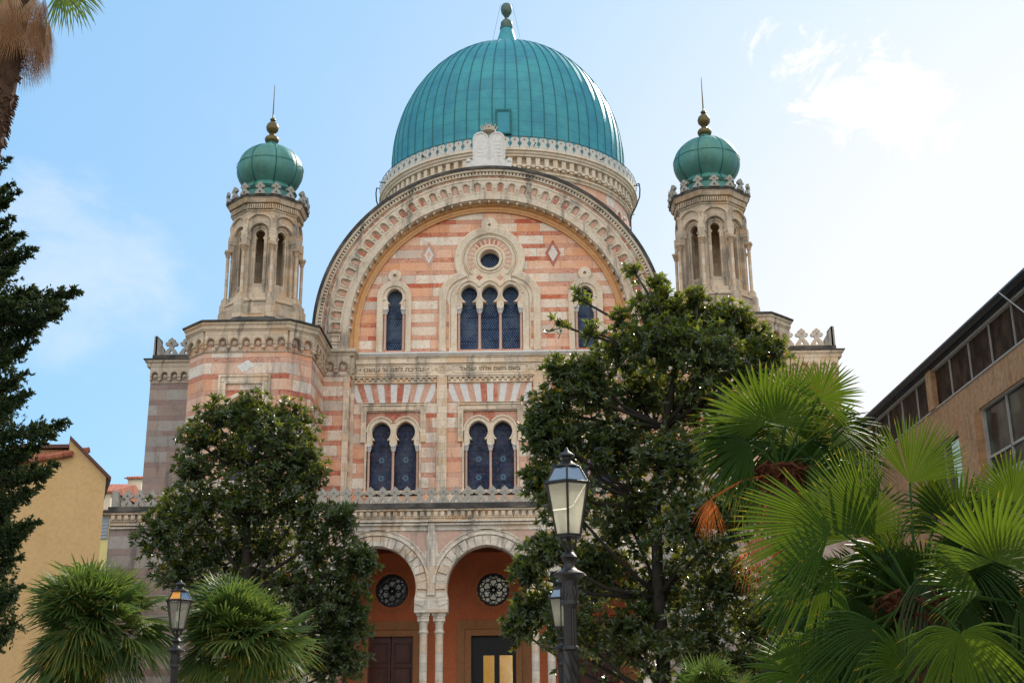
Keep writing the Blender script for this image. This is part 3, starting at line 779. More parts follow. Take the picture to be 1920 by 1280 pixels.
# ================================================================= DRUM AND GREAT DOME
DX, DY = .45, 20.0
def dm(R):      # wall map on a cylinder of radius R round the dome axis; s measured along the arc, 0 = nearest the street
    return lambda s_, z, d: ((R+d)*sin(s_/R), -(R+d)*cos(s_/R), z)
g = G(); n = 72
def drumring(g, prof, n=72):
    g.lathe(prof, (0,0,0), n)
drumring(g, [(7.15, 16), (7.15, 30.15), (7.0, 30.2)])
dr = g.build('dome_drum', striped_mat('drum_stone', 1.05, .28, 29.0, 1.02, amt=.12), syn, auto=30); dr.location = (DX, DY, 0)
g = G(); R0 = 7.2
drumring(g, [(7.1, 29.86), (7.26, 29.88), (7.30, 29.96), (7.2, 30.0), (7.34, 30.06), (7.34, 30.12), (7.2, 30.14), (7.15, 30.2), (7.15, 30.9), (7.5, 30.92), (7.52, 31.02), (7.6, 31.06), (7.62, 31.16), (7.72, 31.2), (7.72, 31.32), (7.0, 31.34)])
mpd = dm(7.15); n2 = 92; cw_ = 2*pi*7.15/n2
for i in range(-26, 27):
    c = cw_*i; w = cw_
    g.sbox(c-w/2, c-w*.26, 30.42, 30.9, 0, .26, mpd); g.sbox(c+w*.26, c+w/2, 30.42, 30.9, 0, .26, mpd)
    g.sbox(c-w*.5, c-w*.3, 30.3, 30.42, 0, .2, mpd); g.sbox(c+w*.3, c+w*.5, 30.3, 30.42, 0, .2, mpd)
    g.plate(arc(c, 30.47, w*.27, pi, 2*pi, 6), [], 0, .24, mpd)
    g.sbox(c-w*.27, c+w*.27, 30.47, 30.52, 0, .20, mpd)
dc = g.build('drum_cornice', M['cream_clean'], dr, auto=30)
# keyhole battlements round the dome
def key_merlon(w, h, t):
    g = G(); mp = lambda s_, z, d: (s_, -d, z)
    o = [(-w*.48, 0), (w*.48, 0), (w*.48, h*.16), (w*.30, h*.30), (w*.30, h*.42), (w*.46, h*.56), (w*.46, h*.72), (w*.28, h*.88), (0, h), (-w*.28, h*.88), (-w*.46, h*.72), (-w*.46, h*.56), (-w*.30, h*.42), (-w*.30, h*.30), (-w*.48, h*.16)]
    g.plate(o, [arc(0, h*.66, w*.10, 0, 2*pi, 8)[:-1]], -t/2, t/2, mp); return g
km = key_merlon(.50, .72, .16).build('merlon', M['parapet'], dr)
NM = 92
first = True
for i in range(-27, 28):
    a = 2*pi*i/NM
    loc = (7.58*sin(a), -7.58*cos(a), 31.34)
    if first: km.location = loc; km.rotation_euler = (0, 0, a); first = False
    else: inst(km, dr, loc, a)
g = G()
for k in range(-13, 14):
    a = 2*pi*(k+.5)/46
    if abs(k) % 4 == 1: g.tube([(7.6*sin(a), -7.6*cos(a), 31.5), (8.0*sin(a), -8.0*cos(a), 31.46), (8.02*sin(a), -8.02*cos(a), 31.52)], .03, 5)
g.tube([(7.7*sin(a), -7.7*cos(a), 32.0) for a in [radians(x) for x in range(-115, 116, 5)]], .018, 4)
g.build('parapet_rail', M['black_iron'], dr)
for sx in (-1, 1):
    g = G(); a = sx*radians(80)
    p = lambda r, z: (r*sin(a), -r*cos(a), z)
    g.tube([p(7.7, 31.9), p(7.88, 31.95), p(7.92, 31.6), p(7.88, 31.1), p(7.65, 30.5), p(7.45, 30.2), p(7.3, 29.8), p(7.28, 24)], .04, 6)
    g.build('downpipe', M['black_iron'], dr)
g = G()
for k in (-3, -2, -1, 0, 1, 2, 3):
    s_ = k*2.6; g.sweep([(s_+.35, 28.6)]+arc(s_, 29.0, .35, 0, pi, 8)+[(s_-.35, 28.6)], [(-.06, 0), (.06, 0), (.06, .06), (-.06, .06)], mpd)
g.build('drum_arch_trim', M['cream_clean'], dr)

# dome shell
def dome_r(z):
    z0, h = 33.55, 7.45
    if z <= z0: return 7.0
    u = (z-z0)/h
    return 7.0*sqrt(max(0, 1-u*u))
prof = [(7.0, 31.34), (7.0, 33.0)]
for i in range(1, 37):
    t = i/37*pi/2; prof.append((7.0*cos(t), 33.55+8.0*sin(t)))
prof = [p for p in prof if p[0] > .72]+[(.70, 41.52)]
g = G()
bm_n = 120
g.lathe(prof, (0,0,0), bm_n)
dome = g.build('great_dome', M['copper'], syn, smooth=False, auto=35); dome.location = (DX, DY, 0)
g = G()
for i in range(60):
    a = 2*pi*i/60
    pts = [(r*sin(a)*1.0, -r*cos(a), z) for r, z in prof]
    g.tube([((r+.01)*sin(a), -(r+.01)*cos(a), z) for r, z in prof], .032, 4, cap=False)
g.build('standing_seams', M['copper_seam'], dome)
g = G()
g.lathe([(1.2, 41.2), (1.0, 41.5), (.82, 41.85), (.66, 42.3), (.52, 42.75), (.43, 43.1), (.38, 43.3)], (0,0,0), 21)
fn = g.build('dome_spire', M['copper'], dome, auto=40)
g = G()
g.lathe([(.38, 43.25), (.43, 43.3), (.43, 43.38), (.35, 43.42), (.38, 43.55), (.37, 43.75), (.26, 43.9), (.12, 44.02), (.10, 44.12), (.16, 44.18), (.13, 44.22), (.24, 44.34), (.33, 44.5), (.365, 44.7), (.34, 44.9), (.25, 45.06), (.1, 45.14)], (0,0,0), 20)
g.build('dome_finial', M['green_bronze'], dome, auto=40)
g = G()
for i in range(8):
    a = i*pi/4+.3; g.tube([(1.02*sin(a), -1.02*cos(a), 41.45), (1.05*sin(a), -1.05*cos(a), 41.8), (.95*sin(a), -.95*cos(a), 41.9)], [.05, .035, .012], 5)
for a in (-1.2, 1.2):
    g.tube([(.4*sin(a), -.3, 44.9), (.9*sin(a), -.4, 42.4), (1.1*sin(a), -.6, 41.2)], .010, 3)
g.tube([(-1.0, -.4, 42.2), (-2.2, -1.6, 41.0), (-2.6, -2.2, 40.4)], .008, 3)
g.build('lightning_cable', M['copper_seam'], dome)
# hatch standing off the shell
g = G(); a0 = -.03
hz0, hz1, hw = 32.45, 33.85, .40
hm = lambda s_, z, d: (s_-.10, -(7.03+d), z)
g.sbox(-hw, hw, hz0, hz1, -.5, .10, hm)
ht = g.build('roof_hatch', simple_mat('pale_hatch_paint', (.03,.27,.36), .45, var=.2), dome)
g = G(); g.sweep([(-hw, hz0), (hw, hz0), (hw, hz1), (-hw, hz1)], [(-.05, 0), (.05, 0), (.05, .15), (-.05, .15)], hm, closed=True)
g.build('hatch_frame', M['copper_seam'], ht)

# ================================================================= TURRETS
def octo(r, a0=22.5, c=(0, 0)): return [(c[0]+r*cos(radians(a0+45*i)), c[1]+r*sin(radians(a0+45*i))) for i in range(8)]
def fleur(w, h, t, hole=True):
    g = G(); mp = lambda s_, z, d: (s_, -d, z)
    R = [(w*.50, 0), (w*.46, h*.12), (w*.30, h*.30), (w*.13, h*.44), (w*.20, h*.52), (w*.36, h*.53), (w*.45, h*.60), (w*.44, h*.69), (w*.34, h*.75), (w*.22, h*.74), (w*.27, h*.84), (w*.12, h*.93)]
    o = R+[(0, h*1.02)]+[(-x, z) for x, z in R[::-1]]
    holes = []
    if hole: holes = [arc(0, h*.66, w*.06, 0, 2*pi, 6)[:-1], [(-w*.11, h*.06), (w*.11, h*.06), (w*.09, h*.2), (0, h*.29), (-w*.09, h*.2)]]
    g.plate(o, holes, -t/2, t/2, mp)
    if hole: g.sweep(arc(0, h*.66, w*.10, 0, 2*pi, 8)[:-1], [(-.01, t/2), (.012, t/2), (.012, t/2+.02), (-.01, t/2+.02)], mp, closed=True)
    return g
def build_tower():
    """everything round the turret's own axis (0,0); front is -Y"""
    H, Cc = 2.33, .78
    sq = [(-H, -H+Cc), (-H+Cc, -H), (H-Cc, -H), (H, -H+Cc), (H, H), (-H, H)]
    g = G()
    # base walls as plates so the window can be cut
    def seg(p, q): return wallmap(p[0], p[1], atan2(q[1]-p[1], q[0]-p[0])), math.hypot(q[0]-p[0], q[1]-p[1])
    mp, L = seg(sq[1], sq[2]); c = L/2
    win = horseshoe(c, 10.1, .50, 12.3, 12.62, .56, .12)
    g.plate([(0, 0), (L, 0), (L, 16.0), (0, 16.0)], [win], -.4, 0, mp)
    for a, b in ((0, 1), (2, 3), (3, 4), (4, 5), (5, 0)):
        m2, L2 = seg(sq[a], sq[b]); g.plate([(0, 0), (L2, 0), (L2, 16.0), (0, 16.0)], [], -.05, 0, m2)
    tw = g.build('corner_tower', M['stripe_tower'], syn)
    g = G()
    for a, b, n in ((0, 1, 2), (1, 2, 7), (2, 3, 2), (3, 4, 6), (5, 0, 6)):
        m2, L2 = seg(sq[a], sq[b]); corbel_table(g, 0, L2, n, 14.97, 15.78, m2)
    cornice(g, [sq[5]]+sq[:5], 15.76, [(-.2, 0), (.16, 0), (.18, .05), (.22, .07), (.22, .2), (.27, .24), (.27, .33), (-.2, .33)])
    g.build('corbel_cornice', M['tower_stone'], tw)
    g = G()
    cornice(g, [sq[5]]+sq[:5], 16.09, [(-.3, 0), (.33, 0), (.34, .05), (.30, .08), (-.3, .10)]); g.build('coping', M['ledge'], tw)
    # window furniture
    g = G()
    g.sweep([(c-.93, 11.6), (c-.93, 14.05), (c+.93, 14.05), (c+.93, 11.6)], [(-.04, 0), (.04, 0), (.04, .08), (-.04, .08)], mp)
    g.sweep([(c-.72, 11.6), (c-.72, 13.78), (c+.72, 13.78), (c+.72, 11.6)], [(-.04, 0), (.04, 0), (.04, .08), (-.04, .08)], mp)
    g.sbox(c-.93, c+.93, 13.82, 14.01, 0, .04, mp)
    for s in (-1, 1): g.sbox(min(c+s*.76, c+s*.89), max(c+s*.76, c+s*.89), 11.6, 13.8, 0, .04, mp)
    g.sweep([p for p in horseshoe(c, 10.1, .5, 12.3, 12.62, .62, .12)[2:]], [(0, 0), (0, .07), (-.14, .05), (-.14, 0)], mp)
    g.build('window_frame', M['cream'], tw)
    g = G(); g.plate(horseshoe(c, 10.0, .52, 12.3, 12.62, .60, .12), [], -.36, -.32, mp); g.build('window_pane', M['glass_star'], tw)
    g = G(); z = 14.42
    g.plate([(c-.34, z), (c-.1, z-.24), (c+.34, z), (c+.1, z+.24)], [], 0, .01, mp); g.plate([(c-.17, z), (c+.04, z-.22), (c+.21, z), (c, z+.22)], [], 0, .02, mp)
    g.build('diamond_inlay', M['white_stone'], tw)
    # lead skirt and white step
    g = G(); o1 = [(x*1.04, y*1.04) for x, y in sq]; n = 24
    def around(poly, k=24):
        out = []
        for i in range(k):
            a = 2*pi*(i+.5)/k-pi; d = (cos(a), sin(a)); best = 1e9
            for p, q in zip(poly, poly[1:]+poly[:1]):
                ex, ey = q[0]-p[0], q[1]-p[1]; den = d[0]*ey-d[1]*ex
                if abs(den) < 1e-9: continue
                t = (p[0]*ey-p[1]*ex)/den; u = (p[0]*d[1]-p[1]*d[0])/den
                if t > 0 and -1e-6 <= u <= 1+1e-6: best = min(best, t)
            out.append((d[0]*best, d[1]*best))
        return out
    A = around([(x*1.1, y*1.1) for x, y in sq]); B = around(octo(1.98)); C_ = around(octo(1.78))
    levels = [[(x, y, 16.19) for x, y in A], [(x, y, 16.42) for x, y in B], [(x, y, 16.60) for x, y in C_], [(x*.9, y*.9, 16.64) for x, y in C_]]
    P = sum(levels, []); F = []
    for l in range(3):
        for i in range(24): F.append((l*24+i, l*24+(i+1) % 24, (l+1)*24+(i+1) % 24, (l+1)*24+i))
    F.append(tuple(3*24+i for i in range(24))); g.add(P, F)
    g.build('skirt_roof', M['ledge'], tw)
    # plinth
    g = G()
    def oring(r0, z0_, r1, z1_): 
        a, b = octo(r0), octo(r1)
        g.add([(*p, z0_) for p in a]+[(*p, z1_) for p in b], [(i, (i+1) % 8, 8+(i+1) % 8, 8+i) for i in range(8)]+[tuple(range(8))[::-1], tuple(range(8, 16))])
    oring(1.72, 16.55, 1.72, 16.66); oring(1.56, 16.66, 1.56, 17.30); oring(1.62, 17.30, 1.62, 17.36); oring(1.50, 17.36, 1.44, 17.50)
    for i in range(8):
        a = radians(22.5+45*i); cx, cy = 1.56*cos(a), 1.56*sin(a)
        R = Matrix.Rotation(a, 3, 'Z')
        for (w, z0_, z1_) in ((.20, 16.62, 17.05), (.17, 17.05, 17.40), (.12, 17.40, 17.62)):
            g.box(-w, w, -w, w, z0_, z1_, lambda x, y, z: tuple(R @ Vector((x+1.52, y, z))))
    # belfry walls: outer plate with a deep arch, inner plate with a keyhole slot
    ap = 1.27; fw = 2*ap*math.tan(pi/8)
    for i in range(8):
        a = radians(45*i-90); nx, ny = cos(a), sin(a); m3 = wallmap(nx*ap+ny*fw/2, ny*ap-nx*fw/2, a+pi/2)
        c3 = fw/2
        o = [(0, 17.4), (fw, 17.4), (fw, 21.2), (0, 21.2)]
        h = [(c3-.37, 17.7), (c3+.37, 17.7), (c3+.37, 20.15)]+arc(c3, 20.25, .385, 0, pi, 10)+[(c3-.37, 20.15)]
        g.plate(o, [h], -.16, 0, m3)
        slot = [(c3-.165, 18.15), (c3+.165, 18.15), (c3+.165, 20.0), (c3+.115, 20.04)]+arc(c3, 20.22, .19, -.9, pi+.9, 10)+[(c3-.115, 20.04), (c3-.165, 20.0)]
        g.plate([(c3-.40, 17.5), (c3+.40, 17.5), (c3+.40, 20.7), (c3-.40, 20.7)], [slot], -.30, -.16, m3)
        g.sweep([(c3+.27, 18.1), (c3+.27, 20.2)]+arc(c3, 20.25, .27, 0, pi, 8)[1:]+[(c3-.27, 18.1)], [(-.02, -.16), (.02, -.16), (.02, -.11), (-.02, -.11)], m3)
        # hood moulding and blocks
        g.sweep([(0, 20.68)]+arc(c3, 20.42, .58, .42, pi-.42, 10)[::-1]+[(fw, 20.68)], [(-.025, 0), (.035, 0), (.035, .10), (-.025, .10)], m3)
        for k in range(15):
            aa = .5+(pi-1.0)*k/14; g.sbox(c3+.63*cos(aa)-.018, c3+.63*cos(aa)+.018, 20.42+.63*sin(aa)-.018, 20.42+.63*sin(aa)+.018, 0, .09, m3)
        dentils(g, 0, fw, 21.22, 21.42, .09, .12, m3, .55)
        g.sbox(c3-.26, c3+.26, 16.78, 17.02, .17, .19, m3)
    oring(1.42, 21.14, 1.42, 21.22); oring(1.42, 21.2, 1.42, 21.46); oring(1.56, 21.46, 1.62, 21.56); oring(1.60, 21.56, 1.65, 21.66)
    for i in range(8):       # impost blocks over the columns
        a = radians(22.5+45*i); R = Matrix.Rotation(a, 3, 'Z')
        for (w, r_, z0_, z1_) in ((.12, 1.40, 19.70, 19.95), (.15, 1.37, 19.95, 20.3), (.11, 1.36, 20.3, 20.75)):
            g.box(-w, w, -w, w, z0_, z1_, lambda x, y, z: tuple(R @ Vector((x+r_-.02, y, z))))
    g.build('belfry', M['tower_stone'], tw)
    g = G(); a_, b_ = octo(1.69), octo(1.69)
    g.add([(*p, 21.66) for p in a_]+[(*p, 21.76) for p in b_], [(i, (i+1) % 8, 8+(i+1) % 8, 8+i) for i in range(8)]+[tuple(range(8))[::-1], tuple(range(8, 16))])
    g.build('belfry_coping', M['ledge'], tw)
    s, k = colonette(19.72-17.60, .068, .26)
    c2 = k; shafts = []
    for i in range(8):
        a = radians(22.5+45*i); loc = (1.49*cos(a), 1.49*sin(a), 17.60)
        if i == 0: s.parent = tw; s.location = loc; s.rotation_euler = (0, 0, a); s.data.materials[0] = M['tower_stone']; k.data.materials[0] = M['tower_stone']; bpy.context.view_layer.update()
        else: inst(s, tw, loc, a)
    # capitals as simple children would be four levels deep: keep them in the shaft mesh
    bm = bmesh.new(); bm.from_mesh(s.data); bm.from_mesh(k.data); bm.to_mesh(s.data); bm.free(); bpy.data.objects.remove(k)
    # merlons: two per side
    fm = fleur(.42, .50, .12).build('merlon', M['merlon_stone'], tw); first = True
    apm = 1.56; fwm = 2*apm*math.tan(pi/8)
    for i in range(8):
        for q in (0, .5):
            a = radians(45*i-90); t = (-.5+q+.0)*fwm
            loc = (cos(a)*apm-sin(a)*t, sin(a)*apm+cos(a)*t, 21.76)
            rot = a+pi/2 if q else a+pi/2-pi/8
            if q == 0: loc = (1.62*cos(a-pi/8), 1.62*sin(a-pi/8), 21.76)
            if first: fm.location = loc; fm.rotation_euler = (0, 0, rot); first = False
            else: inst(fm, tw, loc, rot)
    # onion dome
    g = G(); pr = [(1.0, 21.76), (1.0, 22.3), (1.1, 22.36), (1.14, 22.42)]
    for i in range(15):
        t = radians(-46+i*(46+62)/14); pr.append((1.36*cos(t)**.92 if cos(t) > 0 else 0, 23.42+1.13*sin(t)*(1.0 if t > 0 else .95)))
    pr += [(.52, 24.50), (.36, 24.58), (.24, 24.66), (.19, 24.80)]
    pts = []
    P = []; F = []; seg = 48; k_ = len(pr)
    for j in range(seg):
        a = 2*pi*j/seg+pi/8
        lob = 1-.045*(1-abs(cos(4*(a-pi/8)))**.6)*0
        ph = ((a-pi/8) % (pi/4))/(pi/4); bulge = 1-.05*(2*ph-1)**4
        for r, z in pr: P.append((r*bulge*cos(a), r*bulge*sin(a), z))
    for j in range(seg):
        jj = (j+1) % seg
        for t in range(k_-1): F.append((j*k_+t, jj*k_+t, jj*k_+t+1, j*k_+t+1))
    F.append(tuple(j*k_+k_-1 for j in range(seg))); g.add(P, F)
    on = g.build('onion_dome', M['copper_small'], tw, auto=50)
    on2 = G()
    for i in range(8):
        a = pi/8+i*pi/4; on2.tube([(r*.955*cos(a), r*.955*sin(a), z) for r, z in pr[3:]], .028, 4)
    on2.tube([(1.362*cos(a), 1.362*sin(a), 23.55) for a in [2*pi*i/48 for i in range(49)]], .010, 4)
    on2.build('onion_ribs', M['copper_seam'], tw)
    g = G(); g.lathe([(.20, 24.74), (.27, 24.80), (.30, 24.90), (.26, 25.0), (.14, 25.08), (.11, 25.16), (.15, 25.22), (.24, 25.32), (.265, 25.46), (.22, 25.60), (.12, 25.70), (.06, 25.74), (.12, 25.80), (.11, 25.85), (.035, 25.92), (.03, 26.1), (.012, 27.45)], (0,0,0), 16)
    g.build('turret_finial', M['gold_bronze'], tw, auto=45)
    return tw
tw = build_tower(); tw.location = (-9.0, -1.8, 0)
def copy_children(src, dst):
    for ch in [x for x in S.objects if x.parent == src]:
        c = ch.copy(); COL.objects.link(c); c.parent = dst; copy_children(ch, c)
tw2 = tw.copy(); COL.objects.link(tw2); tw2.parent = syn; tw2.location = (9.0, -1.8, 0); copy_children(tw, tw2)

# ================================================================= SIDE WINGS
for s in (-1, 1):
    x0, x1 = sorted((s*15.05, s*11.2)); mp = WM(3.7)
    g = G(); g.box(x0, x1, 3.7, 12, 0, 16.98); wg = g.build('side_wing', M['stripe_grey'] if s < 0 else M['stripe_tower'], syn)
    g = G(); corbel_table(g, x0, x1, 9, 15.98, 16.72, mp)
    cornice(g, [(x0, 12), (x0, 3.7), (x1, 3.7), (x1, 12)], 16.70, [(-.2, 0), (.16, 0), (.17, .15), (.24, .2), (.24, .30), (-.2, .30)])
    g.build('corbel_cornice', M['cream'] if s > 0 else M['grey_stone'], wg)
    g = G(); cornice(g, [(x0, 12), (x0, 3.7), (x1, 3.7), (x1, 12)], 17.0, [(-.4, 0), (.30, 0), (.30, .05), (.0, .06), (.0, .28), (-.4, .28)]); g.build('coping', M['ledge'], wg)
    f = fleur(.62, .80, .14).build('merlon', M['merlon_stone'] if s < 0 else M['portico_stone'], wg); first = True
    for k in range(5):
        loc = (s*(14.25-k*.66), 3.78, 17.28)
        if first: f.location = loc; first = False
        else: inst(f, wg, loc)
    g = G(); a = s*14.95; b = s*14.55
    g.plate([(min(a, b), 17.27), (max(a, b), 17.27), (max(a, b), 17.55 if s < 0 else 18.2), (min(a, b), 18.2 if s < 0 else 17.55)], [], -.2, 0, mp); g.plate([(a-.08, 17.27), (a+.08, 17.27), (a+.07, 18.15), (a-.07, 18.15)], [], -.8, .0, mp)
    g.build('corner_merlon', M['merlon_stone'], wg)

# ================================================================= PORCH
PYF = -4.45; mp = WM(PYF)
po = [(-13.45, 0), (-5.24, 0), (-5.24, 5.32)]
first = True
outl = [(-13.45, 0), (-5.27, 0)]
for c in BX:
    h = horseshoe(c, 5.30, 1.37, 5.74, 6.14, 1.41, .05, n=14)
    seq = [h[0]]+h[:1:-1]+[h[1]]
    outl += seq
outl += [(5.27, 0), (13.45, 0), (13.45, 8.5), (-13.45, 8.5)]
pp = [outl[0]]
for p in outl[1:]:
    if math.hypot(p[0]-pp[-1][0], p[1]-pp[-1][1]) > 1e-3: pp.append(p)
g = G(); g.plate(pp, [], -.55, 0, mp)
g.box(-13.45, -12.9, PYF+.55, .8, 0, 8.5); g.box(12.9, 13.45, PYF+.55, .8, 0, 8.5)
porch = g.build('porch_wall', M['portico_stone'], syn)
for s in (-1, 1):
    g = G(); x0, x1 = sorted((s*13.47, s*6.2)); g.sbox(x0, x1, 0, 8.35, 0, .02, mp)
    g.box(min(s*13.45, s*13.47), max(s*13.45, s*13.47), PYF, .8, 0, 8.35)
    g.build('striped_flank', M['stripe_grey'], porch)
g = G()
for c in BX:
    # raised voussoirs, alternating, with an outer band
    nv = 23; a0, a1 = radians(-22), radians(202)
    for i in range(nv):
        b0 = a0+(a1-a0)*(i+.08)/nv; b1 = a0+(a1-a0)*(i+.92)/nv
        r0, r1 = 1.47, 1.80
        d = .07 if i % 2 == 0 else .025
        q = [(c+r0*cos(b0), 6.16+r0*sin(b0)), (c+r1*cos(b0), 6.16+r1*sin(b0)), (c+r1*cos(b1), 6.16+r1*sin(b1)), (c+r0*cos(b1), 6.16+r0*sin(b1))]
        if max(abs(p[0]-c) for p in q) < 1.93: g.plate(q, [], 0, d, mp)
    g.sweep(arc(c, 6.16, 1.88, radians(2), radians(178), 30), [(-.05, 0), (.05, 0), (.04, .09), (-.03, .09)], mp)
    g.sweep([p for p in arc(c, 6.16, 2.02, radians(19), radians(161), 24)], [(-.015, 0), (.015, 0), (.015, .05), (-.015, .05)], mp)
    g.sweep(horseshoe(c, 5.3, 1.37, 5.74, 6.14, 1.43, .05, n=14)[3:-1], [(0, 0), (-.035, 0), (-.035, .05), (0, .05)], mp)
for x in (-5.85, -1.95, 1.95, 5.85):
    g.sbox(x-.13, x+.13, 5.9, 8.34, 0, .085, mp); g.sbox(x-.03, x+.03, 5.9, 8.34, .085, .11, mp)
    g.sbox(x-.585, x+.585, 5.32, 5.72, -.58, .04, mp)
g.sbox(-6.2, 6.2, 8.16, 8.22, 0, .05, mp); g.sbox(-13.45, 13.45, 8.34, 8.40, 0, .10, mp); g.sbox(-13.45, 13.45, 8.45, 8.5, 0, .14, mp)
g.build('archivolt', M['portico_stone'], porch)
for c in BX:
    for s in (-1, 1):
        g = G()
        pts = [(c+s*1.78, 8.13), (c+s*.78, 8.13)]+[(c+s*2.06*cos(a), 6.16+2.06*sin(a)) for a in [radians(70-i*6) for i in range(7)]]
        pts = [p for p in pts if abs(p[0]-c) <= 1.79]
        g.plate(pts if s < 0 else pts[::-1], [], 0, .006, mp)
        g.build('spandrel_panel', M['pink_panel'], porch)
g = G(); g.box(-13.5, 13.5, PYF-.02, PYF+.6, 8.5, 8.66)
mt = mp; n = int(26.9/.24)
dentils(g, -13.45, 13.45, 8.66, 8.82, .24, .16, mt, .55); dentils(g, -13.45, 13.45, 8.60, 8.66, .24, .10, mt, .8)
g.sbox(-13.45, 13.45, 8.66, 8.84, -.6, .04, mt)
cornice(g, [(-13.45, .8), (-13.45, PYF), (13.45, PYF), (13.45, .8)], 8.84, [(-.3, 0), (.20, 0), (.22, .06), (-.3, .07)])
g.build('porch_cornice', M['cream'], porch)
g = G(); cornice(g, [(-13.45, .8), (-13.45, PYF), (13.45, PYF), (13.45, .8)], 8.91, [(-.4, 0), (.27, 0), (.27, .07), (.10, .10), (.10, .22), (-.4, .22)])
g.box(-13.4, 13.4, PYF+.35, 3.7, 8.7, 8.93); g.build('terrace_roof', M['ledge'], porch)
f = fleur(.44, .62, .12).build('merlon', M['merlon_stone'], porch); first = True
nm = 60
for i in range(nm):
    loc = (-12.9+25.8*i/(nm-1), PYF+.02, 9.12)
    if first: f.location = loc; first = False
    else: inst(f, porch, loc)
for s in (-1, 1):
    g = G(); a = s*13.3; g.plate([(a-.16, 9.0), (a+.16, 9.0), (a+(.16 if s > 0 else .02), 9.7), (a-(.02 if s > 0 else .16), 9.78)], [], -.25, .02, mp)
    g.build('corner_merlon', M['merlon_stone'], porch)
# columns in pairs
g = G(); r = .14; h = 4.68
g.lathe([(.24, .0), (.24, .12), (.2, .16), (.22, .24), (.17, .3), (r, .36), (r*.97, h-.06)], (0,0,0), 18)
g.lathe([(r*1.2, h-.08), (r*1.28, h-.03), (r*1.15, h), (r*1.0, h+.02), (r*1.0, h+.22), (r*1.25, h+.27), (r*1.25, h+.30), (r*1.1, h+.32)], (0,0,0), 18)
pc = g.build('porch_column', M['portico_stone'], syn, auto=40)
g = G(); g.box(-.2, .2, -.2, .2, h+.32, h+.52); g.box(-.23, .23, -.23, .23, h+.52, h+.56); g.box(-.25, .25, -.25, .25, h+.58, h+.63)
for i in range(7):
    for sg in (-1, 1):
        g.box(-.22+i*.066, -.19+i*.066, sg*.24-.01, sg*.24+.01, h+.50, h+.60)
for i in range(5):
    for sg in (-1, 1): g.lathe([(.0, -.03), (.03, 0), (0, .03)], (-.16+i*.08, sg*.2, h+.42), 5)
cap = g.build('capital', M['portico_stone'], pc); first = True
for x in (-5.85, -1.95, 1.95, 5.85):
    for s in (-1, 1):
        loc = (x+s*.275, PYF+.27, .02)
        if abs(x) > 5 and s*x > 0: continue
        if first: pc.location = loc; first = False
        else:
            c2 = pc.copy(); COL.objects.link(c2); c2.location = loc; c2.parent = syn; k2 = cap.copy(); COL.objects.link(k2); k2.parent = c2
# loggia interior
LY = .3; ml = WM(LY)
doors = [-3.87, .07, 4.0]
g = G(); hs_ = [[(c-.86, 0), (c+.86, 0), (c+.86, 4.84), (c-.86, 4.84)] for c in doors]
outl = [(-6.4, 0)]
for c in doors: outl += [(c-.86, 0), (c-.86, 4.84), (c+.86, 4.84), (c+.86, 0)]
outl += [(6.4, 0), (6.4, 8.4), (-6.4, 8.4)]
g.plate(outl, [ring_pts(c, 6.56, .64) for c in doors], -.3, 0, ml)
g.box(-6.45, -6.3, PYF+.56, LY, 0, 8.4); g.box(6.3, 6.45, PYF+.56, LY, 0, 8.4); 
lg = g.build('loggia_wall', M['plaster_red'], syn)
g = G(); g.box(-6.4, 6.4, PYF+.56, LY, 8.0, 8.2); g.build('loggia_ceiling', M['wood_dark'], lg)  # dark wood colour imitates the deep shade at the loggia top
g = G()
for c in doors:
    g.sweep([(c-.98, 0), (c-.98, 4.95), (c+.98, 4.95), (c+.98, 0)], [(-.12, 0), (-.12, .05), (.10, .09), (.12, 0)], ml)
    g.sweep([(c-1.25, 0), (c-1.25, 5.24), (c+1.25, 5.24), (c+1.25, 0)], [(-.16, 0), (-.16, .02), (.16, .035), (.16, 0)], ml)
g.build('door_surround', M['frame_brown'], lg)
g = G()
for c in doors:
    for r_ in (.74, .84):
        pts = []
        for i in range(48):
            a = 2*pi*i/48; q = r_+.025*abs(sin(a*6)); pts.append((c+q*cos(a), 6.56+q*sin(a)))
        g.sweep(pts, [(-.012, 0), (.012, 0), (.012, .02), (-.012, .02)], ml, closed=True)
g.build('painted_ring', M['frame_brown'], lg)
for i, c in enumerate(doors):
    # rose window
    g = G(); mr = WM(LY+.1)
    P4 = [(-.016, 0), (.016, 0), (.016, .05), (-.016, .05)]
    pts = []
    for k in range(72):
        a = 2*pi*k/72; q = .60-.035*abs(sin(a*9)); pts.append((c+q*cos(a), 6.56+q*sin(a)))
    g.sweep(pts, [(-.05, 0), (.035, 0), (.035, .06), (-.05, .06)], mr, closed=True)
    for k in range(6):
        a = pi/2+k*pi/3
        g.sweep(arc(c+.24*cos(a), 6.56+.24*sin(a), .17, 0, 2*pi, 12)[:-1], P4, mr, closed=True)
        g.sweep(arc(c+.46*cos(a), 6.56+.46*sin(a), .075, 0, 2*pi, 10)[:-1], P4, mr, closed=True)
        a2 = a+pi/6; g.sweep(arc(c+.43*cos(a2), 6.56+.43*sin(a2), .105, 0, 2*pi, 10)[:-1], P4, mr, closed=True)
        g.sweep(arc(c+.12*cos(a2), 6.56+.12*sin(a2), .055, 0, 2*pi, 8)[:-1], P4, mr, closed=True)
    g.sweep(arc(c, 6.56, .07, 0, 2*pi, 10)[:-1], P4, mr, closed=True)
    rose = g.build('rose_window', M['black_iron'], syn)
    gl = G(); gl.plate(ring_pts(c, 6.56, .66), [], -.06, -.04, mr)
    gl.build('rose_pane', M['rose_dark'] if i != 1 else M['rose_pale'], rose)
